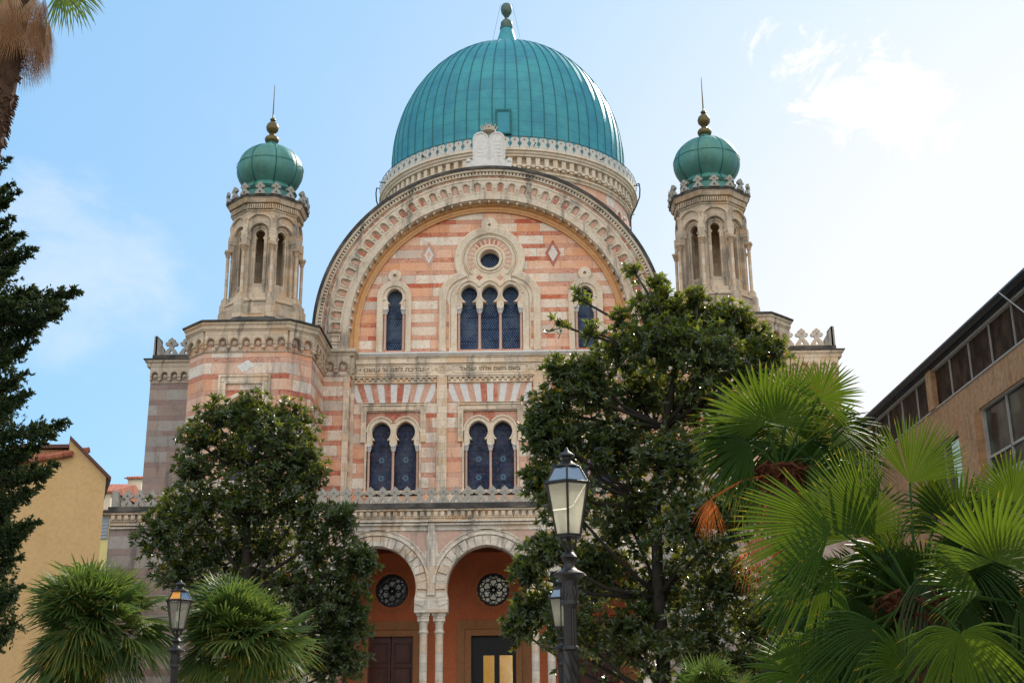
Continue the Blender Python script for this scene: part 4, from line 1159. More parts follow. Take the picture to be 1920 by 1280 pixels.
# doors: left closed panelled wood, middle glazed, right closed
for i, c in enumerate(doors):
    if i != 1:
        for s in (-1, 1):
            g = G(); x0, x1 = sorted((c+s*.02, c+s*.86)); g.sbox(x0, x1, 0, 4.84, -.24, -.16, ml)
            for z0_ in (.25, 1.15, 2.05, 2.95, 3.85):
                a, b = x0+.12, x1-.12
                g.sweep([(a, z0_), (b, z0_), (b, z0_+.72), (a, z0_+.72)], [(-.03, -.16), (.03, -.16), (.015, -.12), (-.015, -.12)], ml, closed=True)
                g.sbox(a+.12, b-.12, z0_+.13, z0_+.59, -.16, -.13, ml)
            dr_ = g.build('door', M['wood_dark'], syn)
            if s > 0: g = G(); g.tube([(c+.12, LY+.1, 1.2), (c+.12, LY+.04, 1.2), (c+.12, LY+.04, 1.45), (c+.12, LY+.1, 1.45)], .015, 6); g.build('door_handle', M['gold_bronze'], dr_)
    else:
        g = G(); 
        g.sbox(c-.86, c+.86, 4.1, 4.84, -.6, -.2, ml); g.sbox(c-.86, c-.40, 0, 4.1, -.6, -.2, ml)
        g.sbox(c+.02, c+.22, 0, 4.1, -.5, -.22, ml); g.sbox(c+.72, c+.86, 0, 4.1, -.5, -.2, ml); g.sbox(c-.86, c+.86, 0, .3, -.5, -.2, ml)
        gd = g.build('glazed_door', M['black_iron'], syn)
        for a, b in ((c-.40, c+.02), (c+.22, c+.72)):
            g = G(); g.sbox(a, b, .3, 4.1, -.30, -.28, ml); g.build('door_pane', M['mirror_glass'], gd)
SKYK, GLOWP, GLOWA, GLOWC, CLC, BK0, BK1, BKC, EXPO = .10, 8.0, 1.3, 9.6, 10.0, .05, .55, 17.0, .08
SKYSAT, SKYV, SKYTINT = 1.2, 1.5, (.80, 1.05, 1.2)
SKYMIX, SKYBASE = .68, (4.0, 6.9, 9.5)
# ================================================================= FOLIAGE TOOLS
def leaf_mat(name, c1, c2, c3, trans=.35, rough=.35, back=None, tint_t=(.35,.5,.05), spec=.5):
    N = newmat(name); at_ = N.n('ShaderNodeAttribute', attribute_name='vary', attribute_type='GEOMETRY'); v = at_.outputs['Fac']
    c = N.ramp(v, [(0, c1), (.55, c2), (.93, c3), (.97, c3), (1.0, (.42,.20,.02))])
    tc = N.n('ShaderNodeTexCoord'); nz = N.noise(tc.outputs['Object'], 6, 3)
    c = N.mix(N.m('MULTIPLY', N.step(nz, .4, .8), .35), c, tuple(k*.5 for k in c1))
    if back:
        ge = N.n('ShaderNodeNewGeometry'); cb = N.mix(ge.outputs['Backfacing'], c, back)
    else: cb = c
    b = N.bsdf(cb, rough, None, 0, spec)
    t = N.n('ShaderNodeBsdfTranslucent'); N.put(t.inputs['Color'], N.mix(.6, c, tint_t))
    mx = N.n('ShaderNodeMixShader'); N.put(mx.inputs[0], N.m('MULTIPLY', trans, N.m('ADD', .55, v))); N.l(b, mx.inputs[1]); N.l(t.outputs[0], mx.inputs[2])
    return N.done(mx.outputs[0])
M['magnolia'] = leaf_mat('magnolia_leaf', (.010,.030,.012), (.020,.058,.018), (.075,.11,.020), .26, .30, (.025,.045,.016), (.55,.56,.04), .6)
M['palm'] = leaf_mat('fan_palm_leaf', (.008,.030,.006), (.028,.070,.008), (.075,.13,.013), .28, .5, None, (.30,.40,.02), .22)
M['palm_dense'] = leaf_mat('dwarf_palm_leaf', (.03,.065,.018), (.07,.12,.028), (.18,.20,.05), .30, .5, None, (.28,.42,.06), .25)
M['dead'] = leaf_mat('dead_frond', (.16,.07,.03), (.30,.15,.07), (.46,.30,.18), .15, .7, None, (.5,.28,.12), .2)
M['tuft'] = leaf_mat('dark_brown_fibre', (.05,.02,.012), (.10,.035,.018), (.16,.06,.025), .12, .8, None, (.5,.12,.03), .1)
M['rust'] = leaf_mat('rusty_dead_frond', (.30,.08,.02), (.45,.14,.04), (.55,.22,.08), .45, .6, None, (.9,.22,.04), .2)
M['cypress'] = leaf_mat('dark_conifer_needle', (.010,.022,.008), (.018,.038,.012), (.035,.055,.014), .12, .6, None, (.2,.25,.04), .25)
M['autumn'] = leaf_mat('golden_autumn_leaf', (.55,.30,.04), (.75,.48,.08), (.8,.6,.15), .3, .6, None, (.9,.6,.1), .3)
M['bark'] = simple_mat('dark_tree_bark', (.030,.024,.018), .9, var=.7, scale=7, bump=.8)
M['palm_bark'] = simple_mat('fibrous_palm_bark', (.09,.045,.025), .95, var=.8, scale=9, bump=1.0)

def rv(rng): 
    while True:
        v = Vector((rng.uniform(-1,1), rng.uniform(-1,1), rng.uniform(-1,1)))
        if .01 < v.length < 1: return v.normalized()
def leaf(g, p, d, n, L, w, curl=.15):
    d = d.normalized(); s = d.cross(n)
    if s.length < 1e-3: s = d.orthogonal()
    s.normalize(); n = s.cross(d).normalized()
    m = p+d*L*.5+n*(L*curl*.5); t = p+d*L+n*(-L*curl*.3)
    q = p+d*L*.22
    g.add([p, q-s*w*.38+n*w*.15, m-s*w*.5+n*w*.22, t, m+s*w*.5+n*w*.22, q+s*w*.38+n*w*.15, m, q], [(0,1,7), (1,2,6,7), (2,3,6), (0,7,5), (7,6,4,5), (6,3,4)])
def rosette(g, p, d, rng, L, k=8, sun_tone=0.0):
    d = d.normalized(); o = d.orthogonal().normalized(); b = d.cross(o)
    a0 = rng.uniform(0, 6.28); v0 = rng.random()
    for i in range(k):
        a = a0+i*2.4; el = radians(rng.uniform(20, 78)); r = o*cos(a)+b*sin(a)
        dd = d*cos(el)+r*sin(el)+Vector((0,0,-.12)); l = L*rng.uniform(.65, 1.15)
        g.a = min(.93, max(0, .35*v0+.35*rng.random()+sun_tone)) if rng.random() > .022 else 1.0
        leaf(g, p+r*.012, dd, d-r*.3, l, l*.37)
def px(x, y, D): # measure: point on a sight line at distance D in depth from the camera
    return at(x, y, -48+D)
def magnolia(label, lobes, D, base, trunk_top, nros, L, seed, sun_lobe=None):
    rng = random.Random(seed); s = D/ (2302.0)*1.03
    b = px(*base, D); b.z = 0
    root = empty('magnolia_tree', b, label, 'tree', 'magnolia trees in front of the synagogue')
    lw = G(); wd = G()
    T = [b, b.lerp(px(*trunk_top[0], D), .5)+Vector((.08,0,0))]+[px(x, y, D+rng.uniform(-.3,.3)) for x, y in trunk_top]
    n = len(T); wd.tube([p-b for p in T], [.17*(1-.75*i/(n-1)) for i in range(n)], 8)
    LB = []
    for (x, y, r, *o) in lobes:
        c = px(x, y, D+(o[0] if o else rng.uniform(-.9,.9)*r*s*1.2)); LB.append((c, r*s*.92))
        # limb from the trunk
        cand = [p for p in T if p.z < c.z-.2] or [T[1]]
        q = min(cand, key=lambda p: (p-c).length+max(0, .6-(c.z-p.z))*2)
        mid = q.lerp(c, .5)+Vector((0,0,-.12))+rv(rng)*.12
        wd.tube([q-b, mid-b, c-b], [.055, .035, .02], 6)
        for k in range(9):
            e = c+rv(rng)*r*s*.8; e.z += .1
            wd.tube([c-b, c.lerp(e, .5)+rv(rng)*.06-b, e-b], [.022, .014, .006], 4)
    W = [l[1]**1.4 for l in LB]; zt = max(c.z for c, r in LB)
    for i in range(nros):
        c, r = rng.choices(LB, W)[0]; d = rv(rng)
        if d.z < -.3 and rng.random() < .5: d.z *= -1
        t = rng.random()**.5; p = c+Vector((d.x, d.y*.95, d.z))*r*t*rng.uniform(.9, 1.35)+rv(rng)*.12
        dd = (d*.7+rv(rng)*.6+Vector((0,0,.45))).normalized()
        rosette(lw, p-b, dd, rng, L, rng.randint(6, 10), max(0, min(.5, (p.z-zt*.70)/(zt*.25)*.5)) if sun_lobe else 0)  # higher leaves toned yellower to imitate sunlight on the crown
        if rng.random() < .55:
            q = p-dd*.22-d*.15; wd.tube([p-b, q-b], [.005, .009], 3, cap=False)
            for kk in range(2): lw.a = rng.random()*.7; leaf(lw, p.lerp(q, rng.random())-b, (rv(rng)+dd*.4), rv(rng), L*.9, L*.36)
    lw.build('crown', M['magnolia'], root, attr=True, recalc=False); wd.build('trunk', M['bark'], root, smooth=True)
    return root

def fan(g, hub, d, n, R, nseg=34, spread=105, droop=.25, cup=.1, rng=random, width=1.0, fold=.5, vary=.5, torn=0.0, split=.5):
    d = d.normalized(); s = d.cross(n).normalized(); n = s.cross(d).normalized(); spr = radians(spread)
    dphi = 2*spr/nseg
    for i in range(nseg):
        ph = -spr+dphi*(i+.5)+rng.uniform(-.15,.15)*dphi
        if torn and rng.random() < torn: continue
        dr = d*cos(ph)+s*sin(ph); sd = s*cos(ph)-d*sin(ph)
        Ls = R*(1-.22*(ph/spr)**2)*rng.uniform(.96, 1.03)
        st = [.02, split*.5, split*.8, split, split+(1-split)*.4, split+(1-split)*.75, 1.0]; P = []; dro = droop*rng.uniform(.5, 1.5); tw = rng.uniform(-.12,.12)
        for t in st:
            w = Ls*t*dphi*.5*width if t <= split else Ls*split*dphi*.5*width*(1-((t-split)/(1-split))**2.4)*1.02
            cpt = hub+dr*Ls*t+n*(cup*Ls*t*t)+Vector((0,0,-dro*R*max(0, t-.3)**1.7*1.6))
            if t > split: cpt = cpt+sd*tw*(t-split)*R*.12
            h = n*(w*fold*(1 if i % 1 == 0 else -1))
            P += [cpt-sd*w-h*.5, cpt+h*.5, cpt+sd*w-h*.5]
        F = []
        for k in range(len(st)-1):
            a = k*3; F += [(a, a+3, a+4, a+1), (a+1, a+4, a+5, a+2)]
        b0 = len(g.v); g.a = max(0, min(.95, vary+rng.uniform(-.07,.07)))
        g.add(P, F)
        if rng.random() < .3: g.attr[-1] = g.attr[-2] = .99
def frond_obj(root, org, hub, dirv, nrm, R, mat, rng, C, **kw):
    g = G(); fan(g, hub-org, dirv, nrm, R, rng=rng, **kw); g.a = .5
    mid = C.lerp(hub, .55)+Vector((0,0,.06)); g.tube([C-org, mid-org, hub-org], [.016, .012, .009], 5)
    return g.build('frond', mat, root, attr=True, recalc=False)
def fpx(dx, dy, f=0.0): return (RT*dx-UP*dy+FW*f).normalized()

# ================================================================= LEFT: dense dwarf palms
def dwarf_palm(label, cx, cy, D, R, seed, n=95, tall=1.0):
    rng = random.Random(seed); c = px(cx, cy, D); b = Vector((c.x, c.y, 0)); R0_ = R; f0 = rng.random()*6
    root = empty('fan_palm', b, label, 'palm', 'round fan palms in the garden')
    g = G(); 
    for i in range(n):
        d = rv(rng); 
        if d.z < -.8: d.z = abs(d.z)
        if i < n*.35: d = (d+Vector((0,-.9,.0))).normalized()
        R = R0_*(1+.13*sin(3*atan2(d.z, d.x)+f0)+rng.uniform(-.08,.08))
        hub = c+Vector((d.x, d.y, d.z*tall))*R*rng.uniform(.42, .56)
        dd = (d*.8+Vector((0,0,.10))+rv(rng)*.42); nn = Vector((0,0,1)) if abs(d.z) < .8 else Vector((0,-1,.2)); nn = nn+rv(rng)*.5
        fan(g, hub-b, dd, nn, R*rng.uniform(.46, .60), 21, rng.uniform(70, 100), rng.uniform(.15,.4) if d.z > 0 else .5, rng.uniform(-.05,.2), rng, 1.0, 1.0, rng.uniform(.1,.9), split=.38)
        g.a = .4; g.tube([c-b, c.lerp(hub, .5)+Vector((0,0,.05))-b, hub-b], [.012, .009, .006], 4)
    g.build('crown', M['palm_dense'], root, attr=True, recalc=False)
    t = G(); t.tube([(0,0,0), (.03,0,c.z*.5), (0,0,c.z-.05)], [.17,.15,.13], 10)
    for i in range(90):
        a = rng.random()*6.28; z = rng.uniform(.1, c.z-.1); t.tube([(.13*cos(a), .13*sin(a), z), (.21*cos(a), .21*sin(a), z+.12)], [.03,.01], 4)
    t.build('trunk', M['palm_bark'], root)
dwarf_palm('round bushy fan palm at the far left, in front of the yellow house', 186, 1176, 20.5, 1.28, 3, 120)
dwarf_palm('round bushy fan palm just right of the small street lamp, below the left magnolia', 446, 1200, 21.8, 1.25, 4, 115)
dwarf_palm('low dark fan palm showing only its top at the bottom edge under the right magnolia', 1345, 1330, 14.0, .62, 8, 50)

# ================================================================= MAGNOLIAS
magnolia('smaller magnolia tree on the left, covering the left turret base and a porch arch',
    [(470,775,42), (405,790,38), (545,800,50), (500,830,60), (370,830,34), (570,860,38), (430,860,55), (360,885,35), (520,900,62), (590,900,26), (322,960,36), (380,960,58), (455,950,55), (560,960,50), (640,985,34), (300,1010,46), (400,1040,60), (500,1030,62), (590,1040,50), (660,1060,38), (340,1080,50), (640,1120,50), (560,1120,60), (620,1180,60), (470,1110,55), (600,1250,60), (650,1245,36), (690,1060,18), (665,1170,30)],
    27.5, (460,1340), [(462,1100), (462,980), (468,880), (500,800)], 3600, .17, 11)
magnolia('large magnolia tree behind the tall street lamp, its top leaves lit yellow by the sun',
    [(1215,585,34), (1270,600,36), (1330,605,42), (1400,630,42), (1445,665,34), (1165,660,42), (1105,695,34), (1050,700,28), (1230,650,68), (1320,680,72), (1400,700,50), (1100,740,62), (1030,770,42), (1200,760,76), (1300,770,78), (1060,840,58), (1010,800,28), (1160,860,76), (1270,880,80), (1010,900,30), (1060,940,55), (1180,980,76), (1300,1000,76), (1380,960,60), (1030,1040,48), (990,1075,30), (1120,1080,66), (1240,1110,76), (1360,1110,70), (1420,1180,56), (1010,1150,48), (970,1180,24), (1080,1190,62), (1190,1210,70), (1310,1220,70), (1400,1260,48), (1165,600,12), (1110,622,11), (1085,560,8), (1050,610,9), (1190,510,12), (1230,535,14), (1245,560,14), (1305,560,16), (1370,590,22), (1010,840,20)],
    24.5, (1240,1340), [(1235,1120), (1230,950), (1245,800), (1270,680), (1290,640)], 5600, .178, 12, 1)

# ================================================================= RIGHT: big fan palms
rngp = random.Random(21)
def big_palm(label, crown, D, fans, trunkpx, seed, dead=(), trunk_r=.11, fill=(9, 50, 35, -20)):
    rng = random.Random(seed); C = px(crown[0], crown[1], D); b = Vector((px(trunkpx, 1300, D).x, C.y, 0))
    root = empty('windmill_palm', b, label, 'palm', 'tall fan palms on the right')
    for f in fans:
        (hx, hy, ax, ay, Rp, dep, tf, spread, droop, var) = f
        hub = px(hx, hy, D+dep); s = (D+dep)/2302*1.03; R = Rp*s
        dv = fpx(ax, ay, rng.uniform(-.25,.1)); nv = (-FW+RT*rng.uniform(-.3,.3)+Vector((0,0,tf))).normalized()
        frond_obj(root, b, hub, dv, nv, R, M['palm'], rng, C, nseg=38, spread=spread, droop=droop, cup=rng.uniform(-.04,.12), vary=var, split=.52, torn=.02, fold=1.1, width=1.0)
    for k in range(fill[0]):        # inner fronds behind the big ones, toned darker to imitate shade
        hx, hy = crown[0]+max(-1.1, min(1.4, rng.gauss(.2, .8)))*fill[1], crown[1]+fill[3]+max(-1.2, min(1.4, rng.gauss(0, .8)))*fill[2]; dep = rng.uniform(.2, 1.3); hub = px(hx, hy, D+dep)
        a = atan2(hy-crown[1]-20, hx-crown[0])+rng.uniform(-.7,.7)
        frond_obj(root, b, hub, fpx(cos(a), sin(a), rng.uniform(-.3,.3)), (-FW+rv(rng)*.8).normalized(), rng.uniform(90,140)*D/2302, M['palm'], rng, C, nseg=34, spread=rng.uniform(70,105), droop=rng.uniform(.1,.6), vary=rng.uniform(0,.35), split=.5, fold=1.1)
    for (hx, hy, ax, ay, Rp, dep, m) in dead:
        hub = px(hx, hy, D+dep); s = (D+dep)/2302*1.03
        o = frond_obj(root, b, hub, fpx(ax, ay, 0), (-FW+rv(rng)*.5).normalized(), Rp*s, M[m], rng, C, nseg=26, spread=48, droop=.3, vary=.5, split=.35, torn=.1, width=.8); o.name = 'dead_frond'
        o['label'] = 'dead orange-brown frond hanging down'
    hb = G()
    for i in range(260):
        d = rv(rng); d.z = -abs(d.z)*.8+.15; p = C-b+d*.05; hb.a = rng.random()*.6; leaf(hb, p, d, rv(rng), rng.uniform(.16,.34), .03, .6)
    hb.build('fibre_tuft', M['tuft'], root, attr=True, recalc=False)
    t = G(); T = [Vector((0,0,0)), Vector(((C.x-b.x)*.4,0,C.z*.5)), C-b]
    t.tube(T, [trunk_r*1.1, trunk_r, trunk_r*1.25], 10)
    for i in range(220):
        f = rng.random(); p = T[0].lerp(T[1], f*2) if f < .5 else T[1].lerp(T[2], f*2-1)
        a = rng.random()*6.28; d = Vector((cos(a), sin(a), 0)); t.tube([p+d*trunk_r, p+d*(trunk_r+.09)+Vector((0,0,rng.uniform(-.12,.12)))], [.02,.004], 4)
    t.build('trunk', M['palm_bark'], root)
    return root
# (hub x, hub y, axis x, axis y(down +), length px, depth offset, tilt, spread, droop, colour)
big_palm('tall fan palm with fibrous brown trunk and rusty dead fronds, right of the large magnolia', (1462,885), 12.5, [
    (1437,792, -.35,-1, 128, 0, .1, 118, .06, .75), (1536,748, .55,-.75, 88, -.2, .3, 100, .1, .70), (1560,800, .9,.25, 105, .1, .5, 80, .35, .15),
    (1430,800, -1,-.12, 150, .2, .8, 62, .2, .5), (1410,835, -1,.3, 110, 0, .7, 70, .4, .35), (1500,830, .3,.9, 95, .2, .4, 90, .4, .25), (1415,865, -.8,.4, 85, .1, .6, 70, .4, .4),
    (1480,770, .2,-.9, 110, .4, .4, 90, .1, .45), (1590,850, 1,.45, 90, .3, .7, 75, .5, .12), (1450,830, -.2,.9, 105, .1, .3, 95, .4, .30), (1520,860, .9,.5, 100, -.1, .5, 80, .5, .22), (1470,800, -.9,-.5, 110, .5, .4, 90, .2, .30)],
    1490, 31, [(1334,934, -.2,1, 64, -.25, 'rust'), (1422,1000, .05,1, 98, -.2, 'rust'), (1460,1015, .15,1, 95, -.2, 'rust'), (1480,890, .1,1, 90, -.1, 'rust'), (1440,900, .2,.9, 80, 0, 'dead'), (1500,1040, .3,1, 80, .1, 'rust')])
big_palm('broad fan palm filling the lower right corner with light green leaves', (1720,1130), 9.8, [
    (1863,1052, -.1,-1, 150, -.5, .05, 112, .05, .80), (1706,905, .35,-1, 138, .5, .1, 62, .05, .60), (1560,985, -1,.15, 195, -.3, .1, 62, .08, .60),
    (1640,1000, -.65,-.75, 190, .1, .3, 48, .06, .45), (1600,1010, -.25,-.9, 150, .4, .3, 90, .1, .40), (1800,1000, .1,-1, 130, .7, .3, 95, .1, .22),
    (1800,1185, .05,1, 135, -.9, .25, 112, .45, .88), (1655,1175, -.7,.7, 170, -.3, .4, 75, .3, .35), (1560,1060, -.9,.6, 140, -.1, .5, 80, .5, .45), (1500,1090, -.8,.7, 100, .5, .5, 85, .4, .5),
    (1900,940, .2,-1, 110, .4, .3, 100, .1, .50), (1745,1075, .2,1, 130, -.2, .6, 85, .6, .22), (1600,1120, -.3,1, 150, .2, .4, 80, .4, .25), (1840,1110, -.9,-.35, 150, -.4, .6, 48, .2, .60),
    (1880,1230, .3,1, 120, .1, .4, 90, .5, .2), (1560,1230, -.9,.5, 150, -.2, .4, 75, .3, .60), (1500,1265, -.8,-.2, 110, -.2, .4, 90, .2, .60), (1700,1260, -.4,-.9, 120, -.5, .6, 90, .3, .70),
    (1860,1010, .3,-.8, 140, 1.0, .2, 95, .1, .20), (1690,1060, -.6,-.2, 150, .6, .5, 90, .3, .18), (1780,1120, .6,.6, 140, .5, .5, 95, .4, .12), (1640,1210, .4,.9, 130, .7, .4, 95, .3, .15), (1910,1130, .7,.4, 130, .3, .5, 90, .5, .35),
    (1620,1060, -.2,.9, 150, .8, .5, 100, .4, .10), (1750,1180, -.2,.9, 150, .9, .3, 110, .3, .08), (1850,1180, .2,.9, 150, 1.0, .3, 110, .3, .08), (1540,1150, -.5,.8, 140, .9, .3, 100, .3, .15), (1760,960, -.5,-.8, 110, .9, .4, 90, .2, .15)],
    1745, 32, [(1640,1130, -.4,1, 90, .3, 'dead')], .13, (34, 110, 80, 20))

# ================================================================= TOP LEFT: tall shaggy palm
def shaggy():
    D = 13.0; rng = random.Random(5); C = px(38, -10, D); b = px(-95, 1340, D); b.z = 0
    root = empty('shaggy_palm', b, 'tall palm at the top left corner with a skirt of hanging dead fronds', 'palm')
    t = G(); pts = [b, px(-110,800,D), px(-66,480,D), px(-27,290,D), px(4,175,D), C]
    t.tube([p-b for p in pts], [.2,.17,.17,.16,.15,.15], 12)
    for i in range(500):
        k = rng.choice((2,3,3,4)); p = pts[k].lerp(pts[k+1], rng.random()) if k+1 < len(pts) else pts[k]
        a = rng.random()*6.28; d = Vector((cos(a), sin(a), 0)); p = p+d*.15-b; t.tube([p, p+d*.05+Vector((0,0,rng.uniform(-.09,.03)))], [.022,.005], 4)
    t.build('trunk', M['palm_bark'], root)
    g = G()
    for i in range(80):
        a = rng.random()*6.28; d = Vector((cos(a), sin(a), 0)); hub = px(40, rng.uniform(-5, 80), D)+d*rng.uniform(.16,.33)
        fan(g, hub-b, (Vector((0,0,-1))+d*.12), d, rng.uniform(.45,.68), 18, 30, .0, rng.uniform(-.1,.12), rng, .6, .7, rng.uniform(.1,1), split=.3)
    g.build('dead_skirt', M['dead'], root, attr=True, recalc=False)
    for (hx, hy, ax, ay, R, dep, dr) in ((112,-12, 1,.35, 95, -.1, .55), (128,-28, .8,.9, 90, .2, .5), (-10,-40, -.9,.2, 90, 0, .4), (60,-90, .2,-1, 100, 0, .2), (100,-60, .9,-.4, 100, .3, .3), (10,-10, -.8,.6, 80, .2, .6), (20,-70, -.5,-.9, 100, .1, .2)):
        hub = px(hx, hy, D+dep); s = D/2302
        frond_obj(root, b, hub, fpx(ax, ay, -.1), (-FW+Vector((0,0,.6))).normalized(), R*s, M['palm'], rng, C, nseg=30, spread=85, droop=dr, vary=.75, split=.4)
shaggy()

# ================================================================= LEFT EDGE: dark conifer
def conifer():
    D = 15.0; rng = random.Random(9); b = px(-110, 1340, D); b.z = 0; s = D/2302
    root = empty('cypress_tree', b, 'dark conifer with feathery branches along the left edge in front of the yellow house', 'tree')
    t = G(); top = px(-50, 255, D); t.tube([(0,0,0), (px(-80,700,D)-b), top-b], [.22,.15,.02], 8)
    g = G()
    def spray(p, d, L, k):
        d = d.normalized()
        for i in range(k):
            f = rng.random(); q = p+d*L*f+rv(rng)*.012
            o = (d*rng.uniform(.4,1)+rv(rng)*.75).normalized(); l = rng.uniform(.03,.07)
            g.a = rng.random()*.9; leaf(g, q-b, o, rv(rng), l, l*.42, .0)
    tips = [(18,300,20), (34,362,24), (22,345,16), (62,468,34), (40,440,28), (70,545,40), (146,545,48), (128,575,30), (90,600,30), (64,640,32), (50,700,36), (60,735,32), (122,792,40), (82,830,36), (106,872,40), (72,912,30), (70,975,34), (44,1010,30), (36,1045,26), (38,1100,34), (30,1165,36), (24,410,24), (30,500,36), (20,580,36), (30,660,40), (24,760,40), (30,860,40), (30,940,40), (14,1130,30), (12,1010,30), (8,1200,24)]
    for (tx, ty, th) in tips:
        for rep in range(3):
            e = px(tx-rep*12, ty+rep*12, D+rng.uniform(-.25,.35)); st = px(-75, ty+rng.uniform(5,50), D+rng.uniform(-.2,.2)); 
            mid = st.lerp(e, .55)+Vector((0,0,-.06)); br = [st, mid, e]
            t.tube([p-b for p in br], [.03,.018,.004], 5)
            n = int((e-st).length/.02)
            for i in range(n):
                f = rng.random()**.8; p = st.lerp(mid, f*2) if f < .5 else mid.lerp(e, 2*f-1)
                w = th*s*(1.15-f)*1.3+.03
                dd = ((e-st).normalized()*.9+rv(rng)*.8+Vector((0,-.2,.05))).normalized(); spray(p, dd, w*rng.uniform(.5,1.1), 18)
    for i in range(1200):
        p = px(rng.uniform(-60, 26), rng.uniform(430, 1200), D+rng.uniform(0,.5)); spray(p, rv(rng), .16, 12)
    g.build('crown', M['cypress'], root, attr=True, recalc=False); t.build('trunk', M['bark'], root, smooth=True)
conifer()

# ================================================================= STREET LAMPS
def glassy(name, col, tr=.5, rough=.35, tl=.4):
    N = newmat(name); o, x, y, z = N.co(); n = N.noise(o, 9, 3)
    c = N.mix(N.m('MULTIPLY', n, .4), col, tuple(k*.6 for k in col))
    a = N.n('ShaderNodeBsdfTransparent'); t = N.n('ShaderNodeBsdfTranslucent'); N.put(t.inputs[0], c)
    b = N.bsdf(c, rough, None, 0, .5)
    m1 = N.n('ShaderNodeMixShader'); m1.inputs[0].default_value = tl; N.l(b, m1.inputs[1]); N.l(t.outputs[0], m1.inputs[2])
    m2 = N.n('ShaderNodeMixShader'); m2.inputs[0].default_value = tr; N.l(m1.outputs[0], m2.inputs[1]); N.l(a.outputs[0], m2.inputs[2])
    return N.done(m2.outputs[0])
M['milk_glass'] = glassy('dusty_lantern_glass', (1.0,.95,.80), .10, .3, .95)
M['grey_glass'] = glassy('grey_lantern_glass', (.42,.40,.33), .5, .25, .5)
N = newmat('lantern_roof_glass'); o, x, y, z = N.co()
M['roof_glass'] = N.done(N.bsdf((.20,.26,.33), .12, N.bump(N.noise(o, 6, 2), .2, .02), .55, .6))
M['roof_amber'] = simple_mat('amber_roof_glass', (.75,.34,.06), .3, metal=.3)
M['bulb'] = simple_mat('white_bulb', (.8,.8,.76), .3, var=.05)
M['lamp_iron'] = simple_mat('grey_brown_cast_iron', (.022,.019,.018), .45, metal=.25, spec=.5, var=.5, scale=14, bump=.5)
